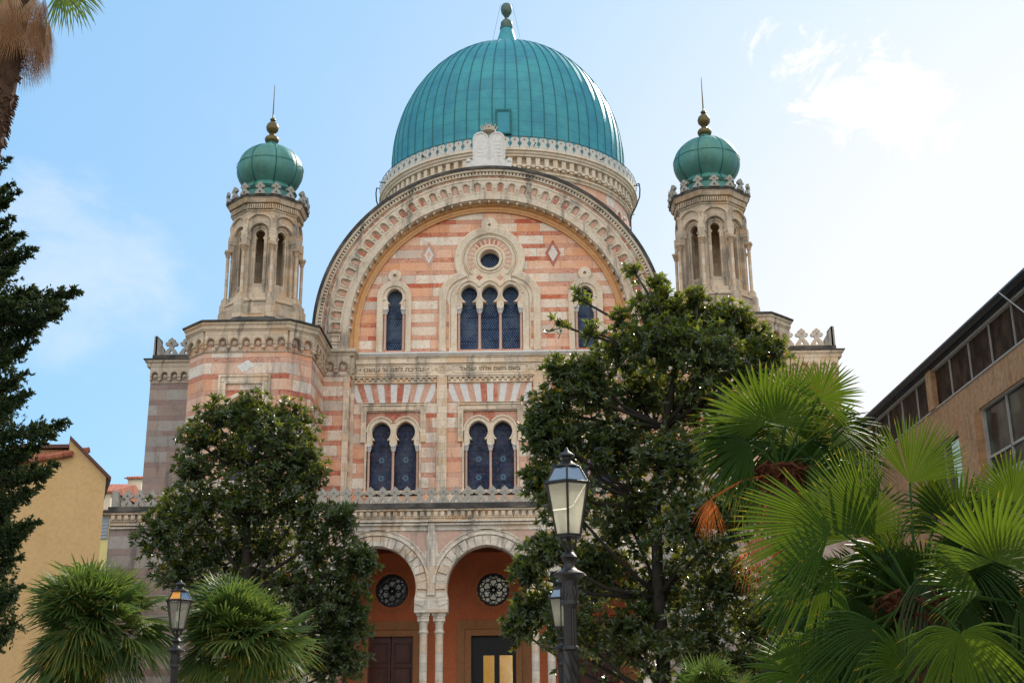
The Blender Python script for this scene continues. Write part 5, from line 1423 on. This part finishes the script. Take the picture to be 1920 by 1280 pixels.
def lamp(label, p_top, rot, glass, amber=None, group='cast iron street lamps', yscale=1.0, bulb=True, s=1.0):
    """profile is measured down from the tip of the finial; p_top is that tip"""
    Z = p_top.z; root = empty('street_lamp', (p_top.x, p_top.y, 0), label, 'street lamp', group, rz=rot)
    k = s; z = lambda d: Z-d*k
    def ring(g, r0, z0, r1, z1, wbar=.012, closed=False): pass
    def hexp(r, zz): return [Vector((r*k*cos(radians(60*i-90)), r*k*sin(radians(60*i-90)), zz)) for i in range(6)]
    g = G()
    g.lathe([(.0, z(0)), (.012, z(.01)), (.018, z(.03)), (.03, z(.045)), (.075, z(.075)), (.078, z(.09)), (.045, z(.10)), (.04, z(.125)), (.06, z(.15)), (.10, z(.175)), (.135, z(.19)), (.14, z(.20)), (.05, z(.205))][::-1], (0,0,0), 18)
    A, B, Cc, Dd = hexp(.135, z(.205)), hexp(.215, z(.345)), hexp(.215, z(.375)), hexp(.125, z(.835))
    for i in range(6):
        j = (i+1) % 6
        g.tube([A[i], B[i]], .010*k, 5); g.tube([Cc[i], Dd[i]], [.013*k, .011*k], 5)
        for q0, q1 in ((A[i], A[j]), (Dd[i], Dd[j])): g.tube([q0, q1], .011*k, 5)
        c0, c1 = hexp(.235, z(.36))[i], hexp(.235, z(.36))[j]; g.tube([c0, c1], .017*k, 6)
        g.tube([c0, c0+Vector((0,0,.035*k))], [.012*k, .004*k], 5)
    # floor plate with a rim
    P = hexp(.125, z(.835))+hexp(.135, z(.855))+hexp(.10, z(.87))
    g.add(P, [tuple(range(6))]+[(i, (i+1) % 6, 6+(i+1) % 6, 6+i) for i in range(6)]+[(6+i, 6+(i+1) % 6, 12+(i+1) % 6, 12+i) for i in range(6)]+[tuple(range(12, 18))])
    for i in range(4):
        a = radians(45+90*i); g.tube([(.10*k*cos(a), .10*k*sin(a), z(.86)), (.085*k*cos(a), .085*k*sin(a), z(.92)), (.035*k*cos(a), .035*k*sin(a), z(.955)), (.03*k*cos(a), .03*k*sin(a), z(.985))], .010*k, 5)
    g.tube([(0,0,z(.86)), (0,0,z(1.0))], .02*k, 8)
    ln = g.build('lantern_frame', M['lamp_iron'], root, auto=35)
    for i in range(6):
        j = (i+1) % 6; q = G(); e = .006
        q.add([B[i]*1, B[j]*1, A[j]*1, A[i]*1], [(0,1,2,3)]); q.build('roof_glass', M['roof_amber'] if amber == i else M['roof_glass'], ln, recalc=False)
        q = G(); q.add([Cc[i], Cc[j], Dd[j], Dd[i]], [(3,2,1,0)]); q.build('lantern_pane', glass, ln, recalc=False)
    q = G(); q.lathe([(.022*k, z(.80)), (.022*k, z(.70)), (.03*k, z(.66)), (.045*k, z(.60)), (.04*k, z(.55)), (.0, z(.53))], (0,0,0), 14); q.build('bulb', M['bulb'], ln, smooth=True)
    q = G(); q.tube([(0,0,z(.835)), (0,0,z(.72))], .028*k, 8); q.build('bulb_socket', M['black_iron'], ln)
    # post
    g = G()
    g.lathe([(r*k, z(d)) for r, d in [(.03,.98), (.045,.99), (.07,1.02), (.078,1.035), (.06,1.05), (.045,1.08), (.05,1.12), (.075,1.15), (.13,1.175), (.152,1.185), (.15,1.20), (.10,1.225), (.075,1.25), (.072,1.30), (.078,1.36), (.07,1.42), (.082,1.44), (.082,1.46), (.066,1.475), (.060,1.50)]], (0,0,0), 20)
    # fluted drum, ring and twisted shaft
    def fluted(z0, z1, r, nf, twist, rings):
        P = []; F = []; seg = nf*4
        for a in range(rings+1):
            zz = z0+(z1-z0)*a/rings; off = twist*(z1-zz if False else (z0-zz))
            for i in range(seg):
                th = 2*pi*i/seg; rr = r*(1+.13*abs(sin(nf*th/2)) if twist == 0 else 1+.2*sin(nf*th)); P.append((rr*cos(th+off), rr*sin(th+off), zz))
        for a in range(rings):
            for i in range(seg): F.append((a*seg+i, a*seg+(i+1) % seg, (a+1)*seg+(i+1) % seg, (a+1)*seg+i))
        g.add(P, F)
    fluted(z(1.50), z(1.83), .056*k, 14, 0, 2)
    g.lathe([(.058*k, z(1.82)), (.074*k, z(1.84)), (.076*k, z(1.855)), (.06*k, z(1.87))], (0,0,0), 20)
    fluted(z(1.87), max(.9, .6), .064*k, 6, 7.5, 70)
    g.lathe([(.19, 0), (.19, .12), (.15, .16), (.13, .35), (.11, .45), (.12, .5), (.09, .6), (.08, .92)], (0,0,0), 20)
    for i in range(12):
        a = 2*pi*i/12; g.tube([(.07*k*cos(a), .07*k*sin(a), z(1.30)), (.082*k*cos(a+.15), .082*k*sin(a+.15), z(1.36)), (.072*k*cos(a), .072*k*sin(a), z(1.42))], [.006,.012,.005], 4)
    for i in range(28):
        a = 2*pi*i/28; g.lathe([(0,-.009), (.009,0), (0,.009)], (.148*k*cos(a), .148*k*sin(a), z(1.20)), 5)
    g.build('post', M['lamp_iron'], root, auto=40)
    return root
lamp('large street lamp nearest to the viewer, in front of the large magnolia, with pale glass', px(1062, 838, 11.4), radians(-2), M['milk_glass'])
lamp('small street lamp between the two round palms, with one orange pane in its hood', px(339, 1086, 18.9), radians(22), M['grey_glass'], amber=5, s=.88)
lamp('street lamp half hidden behind the post of the large lamp', px(1050, 1082, 21.5), radians(0), M['milk_glass'])
lamp('lamp finial barely showing at the bottom edge, below the leftmost round palm', px(103, 1258, 26), radians(10), M['grey_glass'], s=.9)

# ================================================================= LEFT HOUSES
M['ochre'] = stone_mat('ochre_house_plaster', (.62,.40,.19), .2, var=.14, warm=(.56,.34,.15), dark=(.40,.28,.14))
M['ochre2'] = stone_mat('yellow_far_plaster', (.80,.68,.30), .1, var=.1, warm=(.74,.58,.25), dark=(.45,.36,.2))
M['cream_house'] = stone_mat('cream_far_plaster', (.80,.68,.52), .15, var=.1, warm=(.7,.5,.35))
def tile_mat():
    N = newmat('terracotta_tiles'); o, x, y, z = N.co()
    a = N.m('FRACT', N.m('MULTIPLY', x, 4.2)); r = N.white(N.vec(N.m('FLOOR', N.m('MULTIPLY', x, 4.2)), N.m('FLOOR', N.m('MULTIPLY', N.m('ADD', y, z), 3))))
    c = N.ramp(r, [(0, (.38,.11,.06)), (.5, (.48,.17,.09)), (1, (.30,.09,.06))])
    h = N.m('SINE', N.m('MULTIPLY', a, pi)); return N.done(N.bsdf(c, .8, N.bump(h, .8, .06)))
M['tiles'] = tile_mat()
HY = -14.0; D0 = 34.0
def hp(x, y): p = at(x, y, HY); return (p.x, p.z)
house = empty('ochre_house', (-14, HY, 0), 'plain ochre yellow house wall with a dark sloping eave at the left', 'house')
def hadd(o): 
    o.parent = house; o.matrix_parent_inverse = Matrix.Translation((14, -HY, 0)); return o
def rebase(g, base):
    g.v = [(x-base[0], y-base[1], z-base[2]) for x, y, z in g.v]; return g
HB = (-14, HY, 0)
def shear(g): g.v = [(x-(y-HY)*.40, y, z) for x, y, z in g.v]     # the plot is oblique: its side wall runs back to the left
e, ap_, st, lo = hp(199,894), hp(131,824), hp(131,853), hp(-60,886)
g = G(); mh = wallmap(0, HY)
g.plate([(lo[0]-3, 0), (e[0], 0), e, ap_, st, lo, (lo[0]-3, lo[1]-.4)], [], -.4, 0, mh)
g.box(lo[0]-3, e[0], HY+.4, HY+8.5, 0, min(e[1], lo[1])-.5)
shear(g); rebase(g, HB).build('wall', M['ochre'], house)
g = G(); up0 = hp(40, 821)
g.plate([(up0[0], st[1]-.3), (ap_[0]+.0, st[1]-.3), (ap_[0], ap_[1]-.02), (up0[0], ap_[1]-.02)], [], -3, -1.2, mh)
shear(g); rebase(g, HB).build('attic_wall', M['ochre'], house)
g = G()
ed = (e[0]+.14, e[1]-.12)
g.plate([ap_, ed, (ed[0], ed[1]+.10), (ap_[0], ap_[1]+.10)], [], -8.5, .12, mh)
g.plate([(up0[0]-.3, ap_[1]), (ap_[0], ap_[1]), (ap_[0], ap_[1]+.10), (up0[0]-.3, ap_[1]+.10)], [], -8.5, -1.0, mh)
shear(g); rebase(g, HB).build('roof_edge', M['wood_dark'], house)
g = G()
a, b = (st[0], st[1]), (lo[0], lo[1])
g.add([(a[0]+.1, HY-.12, a[1]+.02), (b[0], HY-.12, b[1]+.02), (b[0], HY+1.25, b[1]+.55), (a[0]+.1, HY+1.25, a[1]+.40)], [(0,1,2,3)])
g.add([(a[0]+.1, HY-.12, a[1]-.05), (b[0], HY-.12, b[1]-.05), (b[0], HY-.12, b[1]+.02), (a[0]+.1, HY-.12, a[1]+.02)], [(0,1,2,3)])
for i in range(9):
    f = i/8; y0_ = HY-.1+1.3*f; g.tube([(a[0]+.1, y0_, a[1]+.03+.38*f), (b[0], y0_, b[1]+.03+.5*f)], .075, 6)
    for k in range(24):
        q = k/24; p0 = Vector((a[0]+.1, y0_, a[1]+.03+.38*f)).lerp(Vector((b[0], y0_, b[1]+.03+.5*f)), q); g.tube([p0, p0+Vector((-.05,0,-.008))], .09, 6)
rebase(g, HB).build('tiled_roof', M['tiles'], house)
# yellow block behind, with shuttered window, and two houses far away
def far_house(name, label, x0, x1, y, ztop, depth, mat, win=None, rise=.7, over=.25, grp='houses seen in the gap left of the synagogue'):
    r = empty(name, ((x0+x1)/2, y, 0), label, 'house', grp); B = ((x0+x1)/2, y, 0)
    g = G(); g.box(x0, x1, y, y+depth, 0, ztop); rebase(g, B).build('wall', mat, r)
    g = G(); xm = (x0+x1)/2
    g.add([(x0-over, y-over, ztop), (x1+over, y-over, ztop), (x1+over, y+depth/2, ztop+rise), (x0-over, y+depth/2, ztop+rise), (x1+over, y+depth+over, ztop), (x0-over, y+depth+over, ztop),
           (x0-over, y-over, ztop-.1), (x1+over, y-over, ztop-.1)], [(0,1,2,3), (3,2,4,5), (0,6,7,1), (1,4,2), (0,3,5)])
    for k in range(int((x1-x0)/.22)): 
        xx = x0+.22*k; g.tube([(xx, y-over-.02, ztop+.02), (xx, y+depth/2, ztop+rise+.02)], .06, 5)
    rebase(g, B).build('roof', M['tiles'], r)
    if win:
        for (wx, wz, ww, wh) in win:
            g = G(); m_ = wallmap(0, y); g.sbox(wx-ww, wx+ww, wz-wh, wz+wh, 0, .05, m_)
            for k in range(8): g.sbox(wx-ww+.04, wx+ww-.04, wz-wh+2*wh*k/8+.02, wz-wh+2*wh*k/8+.06, .05, .075, m_)
            rebase(g, B).build('shutter', simple_mat('blue_grey_shutter', (.35,.40,.45), .6), r)
    return r
p1 = at(170, 962, 2.0); p2 = at(212, 962, 2.0); w = at(191, 985, 2.0)
far_house('yellow_house', 'narrow strip of a yellow house with a blue-grey shutter beside the ochre wall', p1.x-3, p2.x+2.0, 2.0, p1.z, 6, M['ochre2'], [(w.x, w.z, .28, .55)], .6)
p1 = at(150, 922, 30); p2 = at(208, 922, 30)
far_house('cream_house', 'cream house end with a tiled eave, just above the end of the ochre eave', p1.x-3, p2.x, 30, p1.z, 8, M['cream_house'], None, 1.2)
p1 = at(240, 896, 55); p2 = at(266, 896, 55)
far_house('attic_house', 'tiny pale attic behind the stone battlements at the left corner of the porch', p1.x, p2.x, 55, p1.z, 4, M['cream_house'], None, .5)

# ================================================================= RIGHT BUILDING
M['stucco'] = stone_mat('brown_stained_stucco', (.42,.235,.125), .45, var=.35, warm=(.38,.18,.08), dark=(.12,.07,.04))
M['stucco_yellow'] = stone_mat('pale_yellow_stucco', (.55,.44,.24), .3, var=.12, warm=(.65,.5,.3))
N = newmat('brown_glazed_panel'); o, x, y, z = N.co()
cn = N.noise(N.vec(x, N.m('MULTIPLY', y, 1.0), N.m('MULTIPLY', z, .5)), 5.0, 6, .7)
M['panel'] = N.done(N.bsdf(N.mix(N.step(cn, .35, .75), (.018,.010,.007), (.085,.045,.024)), .6, None, 0, .1))
M['white_frame'] = simple_mat('weathered_white_frame', (.36,.33,.30), .6, var=.4)
N = newmat('dark_window_glass'); o, x, y, z = N.co()
M['win_glass'] = N.done(N.bsdf(N.mix(N.step(N.noise(o, 2.5, 4), .45, .7), (.008,.013,.013), (.05,.06,.045)), .15, None, 0, .35))
RX = 9.0; RB = (RX, -30, 0)
mr = wallmap(RX, 0, -pi/2)     # along = -Y... s grows towards the camera; outward = -X
def rY(Y): return -Y            # s coordinate from a world Y
rb = empty('annex_building', RB, 'long low building on the right with brown glazed panels under a dark eave', 'building')
def bld(g, name, mat, par=rb): return rebase(g, RB).build(name, mat, par)
Y0, Y1 = -19.5, -40.0
wins = [(-28.25, -34.2), (-24.9, -27.4)]
holes = [[(rY(a), 5.24), (rY(b), 5.24), (rY(b), 6.46), (rY(a), 6.46)] for a, b in [(-28.25, -34.2)]]+[[(rY(-24.9), 5.0), (rY(-27.4), 5.0), (rY(-27.4), 6.35), (rY(-24.9), 6.35)]]
g = G(); g.plate([(rY(Y0), 5.0), (rY(Y1), 5.0), (rY(Y1), 6.98), (rY(Y0), 6.98)] if False else [(rY(Y0), 4.6), (rY(Y1), 4.6), (rY(Y1), 6.98), (rY(Y0), 6.98)], holes, -.35, 0, mr)
g.sbox(rY(-27.42), rY(-28.23), 4.9, 6.40, 0, .09, mr); g.sbox(rY(-26.1)-.15, rY(-26.1)+.15, 6.98, 7.73, -.1, .06, mr)
for yy in (-21.2, -31.0, -35.9): g.sbox(rY(yy)-.15, rY(yy)+.15, 6.98, 7.73, -.1, .06, mr)
bld(g, 'upper_wall', M['stucco'])
g = G(); g.sbox(rY(Y0), rY(Y1), 0, 4.6, -.35, .0, mr); g.box(RX+.36, RX+8, Y1, Y0, 0, 7.7); bld(g, 'lower_wall', M['stucco_yellow'])
g = G(); g.sbox(rY(Y0), rY(Y1), 7.0, 7.74, -.3, -.04, mr); bld(g, 'glazed_panels', M['panel'])
g = G()
step = 4.9/5
for k in range(21):
    yy = -21.2-step*k
    if yy < Y1: break
    g.sbox(rY(yy)-.010, rY(yy)+.010, 6.98, 7.73, -.05, -.015, mr)
g.sbox(rY(Y0), rY(Y1), 6.96, 6.99, -.05, .02, mr); g.sbox(rY(Y0), rY(Y1), 7.66, 7.70, -.05, .03, mr); pass
bld(g, 'panel_frame', M['white_frame'])
g = G(); g.sbox(rY(Y0)-.2, rY(Y1), 7.70, 7.86, -8, .10, mr); bld(g, 'roof_eave', M['black_iron'])
g = G(); g.tube([(RX-.12, Y, 7.80) for Y in (Y0-.0, -25, -30, -35, Y1)], .07, 8); bld(g, 'gutter', M['black_iron'])
for (a, b, zl, zh) in ((-28.25, -34.2, 5.24, 6.46), (-24.9, -27.4, 5.0, 6.35)):
    g = G(); P = [(-.022, -.14), (.022, -.14), (.022, -.04), (-.022, -.04)]
    g.sweep([(rY(a), zl), (rY(b), zl), (rY(b), zh), (rY(a), zh)], P, mr, closed=True)
    n = 6 if b < -30 else 2
    for k in range(1, n): yy = a+(b-a)*k/n; g.sbox(rY(yy)-.014, rY(yy)+.014, zl, zh, -.13, -.07, mr)
    g.sbox(rY(a), rY(b), zl+.38, zl+.42, -.12, -.07, mr)
    wf = bld(g, 'window', M['white_frame']); g = G(); g.sbox(rY(a), rY(b), zl, zh, -.12, -.10, mr); bld(g, 'window_glass', M['win_glass'], wf)
g = G(); g.sbox(rY(-28.2), rY(-34.3), 5.10, 5.22, -.2, .14, mr); g.sbox(rY(-28.2), rY(-34.3), 4.98, 5.10, 0, .10, mr); bld(g, 'window_sill', M['white_frame'])
g = G(); g.sbox(rY(-26.6), rY(-27.35), 4.9, 6.25, -.09, -.06, mr); o = bld(g, 'window_banner', simple_mat('pale_green_banner', (.55,.70,.62), .5, var=.2))
g = G()
g.plate([(rY(-26.75), 5.0), (rY(-27.3), 5.0), (rY(-27.3), 5.5), (rY(-27.0), 5.7)], [], -.06, -.05, mr); o2 = bld(g, 'banner_patch', simple_mat('leaf_green_print', (.22,.48,.06), .5), o)
g = G(); g.plate(arc(rY(-27.2), 5.72, .11, 0, 6, 12), [], -.06, -.045, mr); bld(g, 'banner_dot', simple_mat('purple_print', (.22,.02,.12), .5), o)
g = G(); g.tube([(RX-.20, -30.2, 7.8), (RX-.18, -31.0, 7.2), (RX-.16, -31.6, 6.4), (RX-.14, -32.1, 5.7)], .012, 5); g.tube([(RX-.2, -31.2, 7.8), (RX-.2, -31.9, 7.0), (RX-.15, -32.6, 5.6)], .008, 4)
bld(g, 'hanging_cable', M['white_frame'])

# ================================================================= GROUND
def ground():
    N = newmat('garden_soil_and_grass'); o, x, y, z = N.co()
    c = N.mix(N.step(N.noise(o, .5, 6), .4, .65), (.06,.075,.03), (.11,.09,.06)); return N.done(N.bsdf(c, .95, N.bump(N.noise(o, 6, 4), .5, .05)))
g = G(); g.add([(-600,-600,0), (600,-600,0), (600,600,0), (-600,600,0)], [(0,1,2,3)]); tag(g.build('ground', ground(), None, recalc=False), kind='structure')
def paving():
    N = newmat('pale_gravel_paving'); o, x, y, z = N.co()
    b = N.n('ShaderNodeTexBrick'); N.l(o, b.inputs['Vector']); b.inputs['Scale'].default_value = 1.2; b.inputs['Mortar Size'].default_value = .01
    b.inputs['Color1'].default_value = (.46,.42,.36,1); b.inputs['Color2'].default_value = (.40,.36,.31,1); b.inputs['Mortar'].default_value = (.2,.18,.15,1)
    return N.done(N.bsdf(N.mix(N.m('MULTIPLY', N.noise(o, 3, 5), .4), b.outputs['Color'], (.3,.27,.23)), .85))
g = G(); g.box(-7.2, 9.0, -60, -4.9, -.2, .02); tag(g.build('path', paving(), None), kind='structure')
g = G(); g.box(-14, 14, -4.9, -3.4, -.2, .16); g.box(-6.3, 6.3, -4.7, .3, -.2, .18); tag(g.build('porch_floor', paving(), None), kind='structure')

# golden trees behind the viewer: they are what the glazed door mirrors
def autumn(label, x, y, h, seed):
    rng = random.Random(seed); r = empty('autumn_tree', (x, y, 0), label, 'tree', 'golden trees across the garden'); g = G()
    for i in range(2600):
        d = rv(rng); t = rng.random()**.4; p = Vector((d.x*h*.3, d.y*h*.3, h*.6+d.z*h*.4))*1.0; p = Vector((d.x*t*h*.3, d.y*t*h*.3, h*.58+d.z*t*h*.42)); g.a = rng.random(); leaf(g, p, rv(rng), rv(rng), .5, .35)
    g.build('crown', M['autumn'], r, attr=True, recalc=False); t = G(); t.tube([(0,0,0), (0,0,h*.6)], [.25,.1], 8); t.build('trunk', M['bark'], r)
for i, (x, y, h) in enumerate([(-3, -84, 12), (6, -92, 15), (-12, -90, 13)]): autumn('golden autumn tree mirrored in the glazed door of the porch', x, y, h, 50+i)

# ================================================================= SKY, SUN, CAMERA
w = bpy.data.worlds.new('World'); S.world = w; w.use_nodes = True
N = NT.__new__(NT); N.t = w.node_tree; N.t.nodes.clear(); N.out = N.n('ShaderNodeOutputWorld')
tc = N.n('ShaderNodeTexCoord'); dirv = tc.outputs['Generated']; nrm = N.n('ShaderNodeVectorMath', operation='NORMALIZE'); N.l(dirv, nrm.inputs[0]); dv = nrm.outputs[0]
sky = N.n('ShaderNodeTexSky'); sky.sky_type = 'NISHITA'; sky.sun_disc = False; sky.sun_elevation = math.asin(SUN.z); sky.sun_rotation = atan2(SUN.x, SUN.y)
sky.air_density = 1.0; sky.dust_density = .4; sky.ozone_density = 1.5
def dot(v): 
    nd = N.n('ShaderNodeVectorMath', operation='DOT_PRODUCT'); N.l(dv, nd.inputs[0]); nd.inputs[1].default_value = tuple(v); return nd.outputs['Value']
sx = N.n('ShaderNodeSeparateXYZ'); N.l(dv, sx.inputs[0]); zz = N.m('ADD', N.m('MAXIMUM', sx.outputs[2], 0.0), .25)
pl = N.vec(N.m('DIVIDE', sx.outputs[0], zz), N.m('DIVIDE', sx.outputs[1], zz), 0.0)
n1 = N.noise(pl, 1.6, 8, .6, .6); n2 = N.noise(dv, 7.0, 8, .62, .8)
hs_n = N.n('ShaderNodeHueSaturation'); N.l(sky.outputs[0], hs_n.inputs['Color']); hs_n.inputs['Saturation'].default_value = SKYSAT; hs_n.inputs['Value'].default_value = SKYV; col = N.mix(1.0, hs_n.outputs[0], SKYTINT, 'MULTIPLY'); col = N.mix(SKYMIX, col, SKYBASE)
K = SKYK
hz = N.m('POWER', N.m('MAXIMUM', dot(Vector((sin(radians(28)), cos(radians(28)), .16)).normalized()), 0.0), GLOWP)
col = N.mix(N.m('MINIMUM', N.m('MULTIPLY', hz, GLOWA), .93), col, (GLOWC*1.0, GLOWC*1.0, GLOWC*1.02))

# high clouds in front
def blob(x, y, r, soft=.5):
    d = ray(x, y).normalized(); rr = r/2302; return N.step(dot(d), cos(rr*1.35), cos(rr*.25))
cl = None
for (x, y, r) in ((1440,100,70), (1560,130,110), (1640,170,120), (1700,215,90), (1490,70,45), (1720,170,60), (1590,200,60), (1760,240,60)):
    b = blob(x, y, r); cl = b if cl is None else N.m('MAXIMUM', cl, b)
n3 = N.noise(dv, 16.0, 9, .68, 1.2); clm = N.m('MULTIPLY', N.step(cl, .02, .25), N.step(N.m('ADD', N.m('ADD', N.m('MULTIPLY', cl, .14), N.m('MULTIPLY', n3, 1.0)), N.m('MULTIPLY', n2, .6)), .90, 1.04))
thin = N.m('MULTIPLY', N.step(n1, .56, .82), .22)
wis = blob(150, 470, 230); wis = N.m('MULTIPLY', N.step(N.m('ADD', N.m('MULTIPLY', wis, .2), n1), .60, .8), .35)
allc = N.m('MAXIMUM', N.m('MAXIMUM', clm, thin), N.m('MULTIPLY', wis, 1.0))
col = N.mix(allc, col, (CLC, CLC, CLC*1.0))
# unseen bright cloud added behind the viewer as fill light on the facade
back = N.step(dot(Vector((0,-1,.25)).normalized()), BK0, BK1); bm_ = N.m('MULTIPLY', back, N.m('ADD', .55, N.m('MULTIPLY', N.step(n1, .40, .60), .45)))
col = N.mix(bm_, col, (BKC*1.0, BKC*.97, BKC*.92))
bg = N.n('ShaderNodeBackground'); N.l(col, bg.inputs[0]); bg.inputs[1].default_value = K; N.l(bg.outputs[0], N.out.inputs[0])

sd = bpy.data.lights.new('sun', 'SUN'); sd.energy = 4.5; sd.angle = radians(.53); sd.color = (1.0, .93, .82)
so = bpy.data.objects.new('sun', sd); COL.objects.link(so); so.rotation_euler = (-SUN).to_track_quat('-Z', 'Y').to_euler(); so.location = (40, 60, 60)
cd = bpy.data.cameras.new('camera'); cd.sensor_width = 36; cd.lens = FPX/1920*36; cd.clip_end = 3000; cd.clip_start = .1
co_ = bpy.data.objects.new('camera', cd); COL.objects.link(co_)
m4 = Matrix((RT, UP, -FW)).transposed().to_4x4(); m4.translation = CAM; co_.matrix_world = m4; S.camera = co_
S.view_settings.view_transform = 'Standard'; S.view_settings.look = 'None'; S.view_settings.exposure = EXPO; S.view_settings.gamma = 1
S.cycles.max_bounces = 8; S.cycles.transparent_max_bounces = 12; S.cycles.sample_clamp_indirect = 6
S.cycles.use_denoising = True
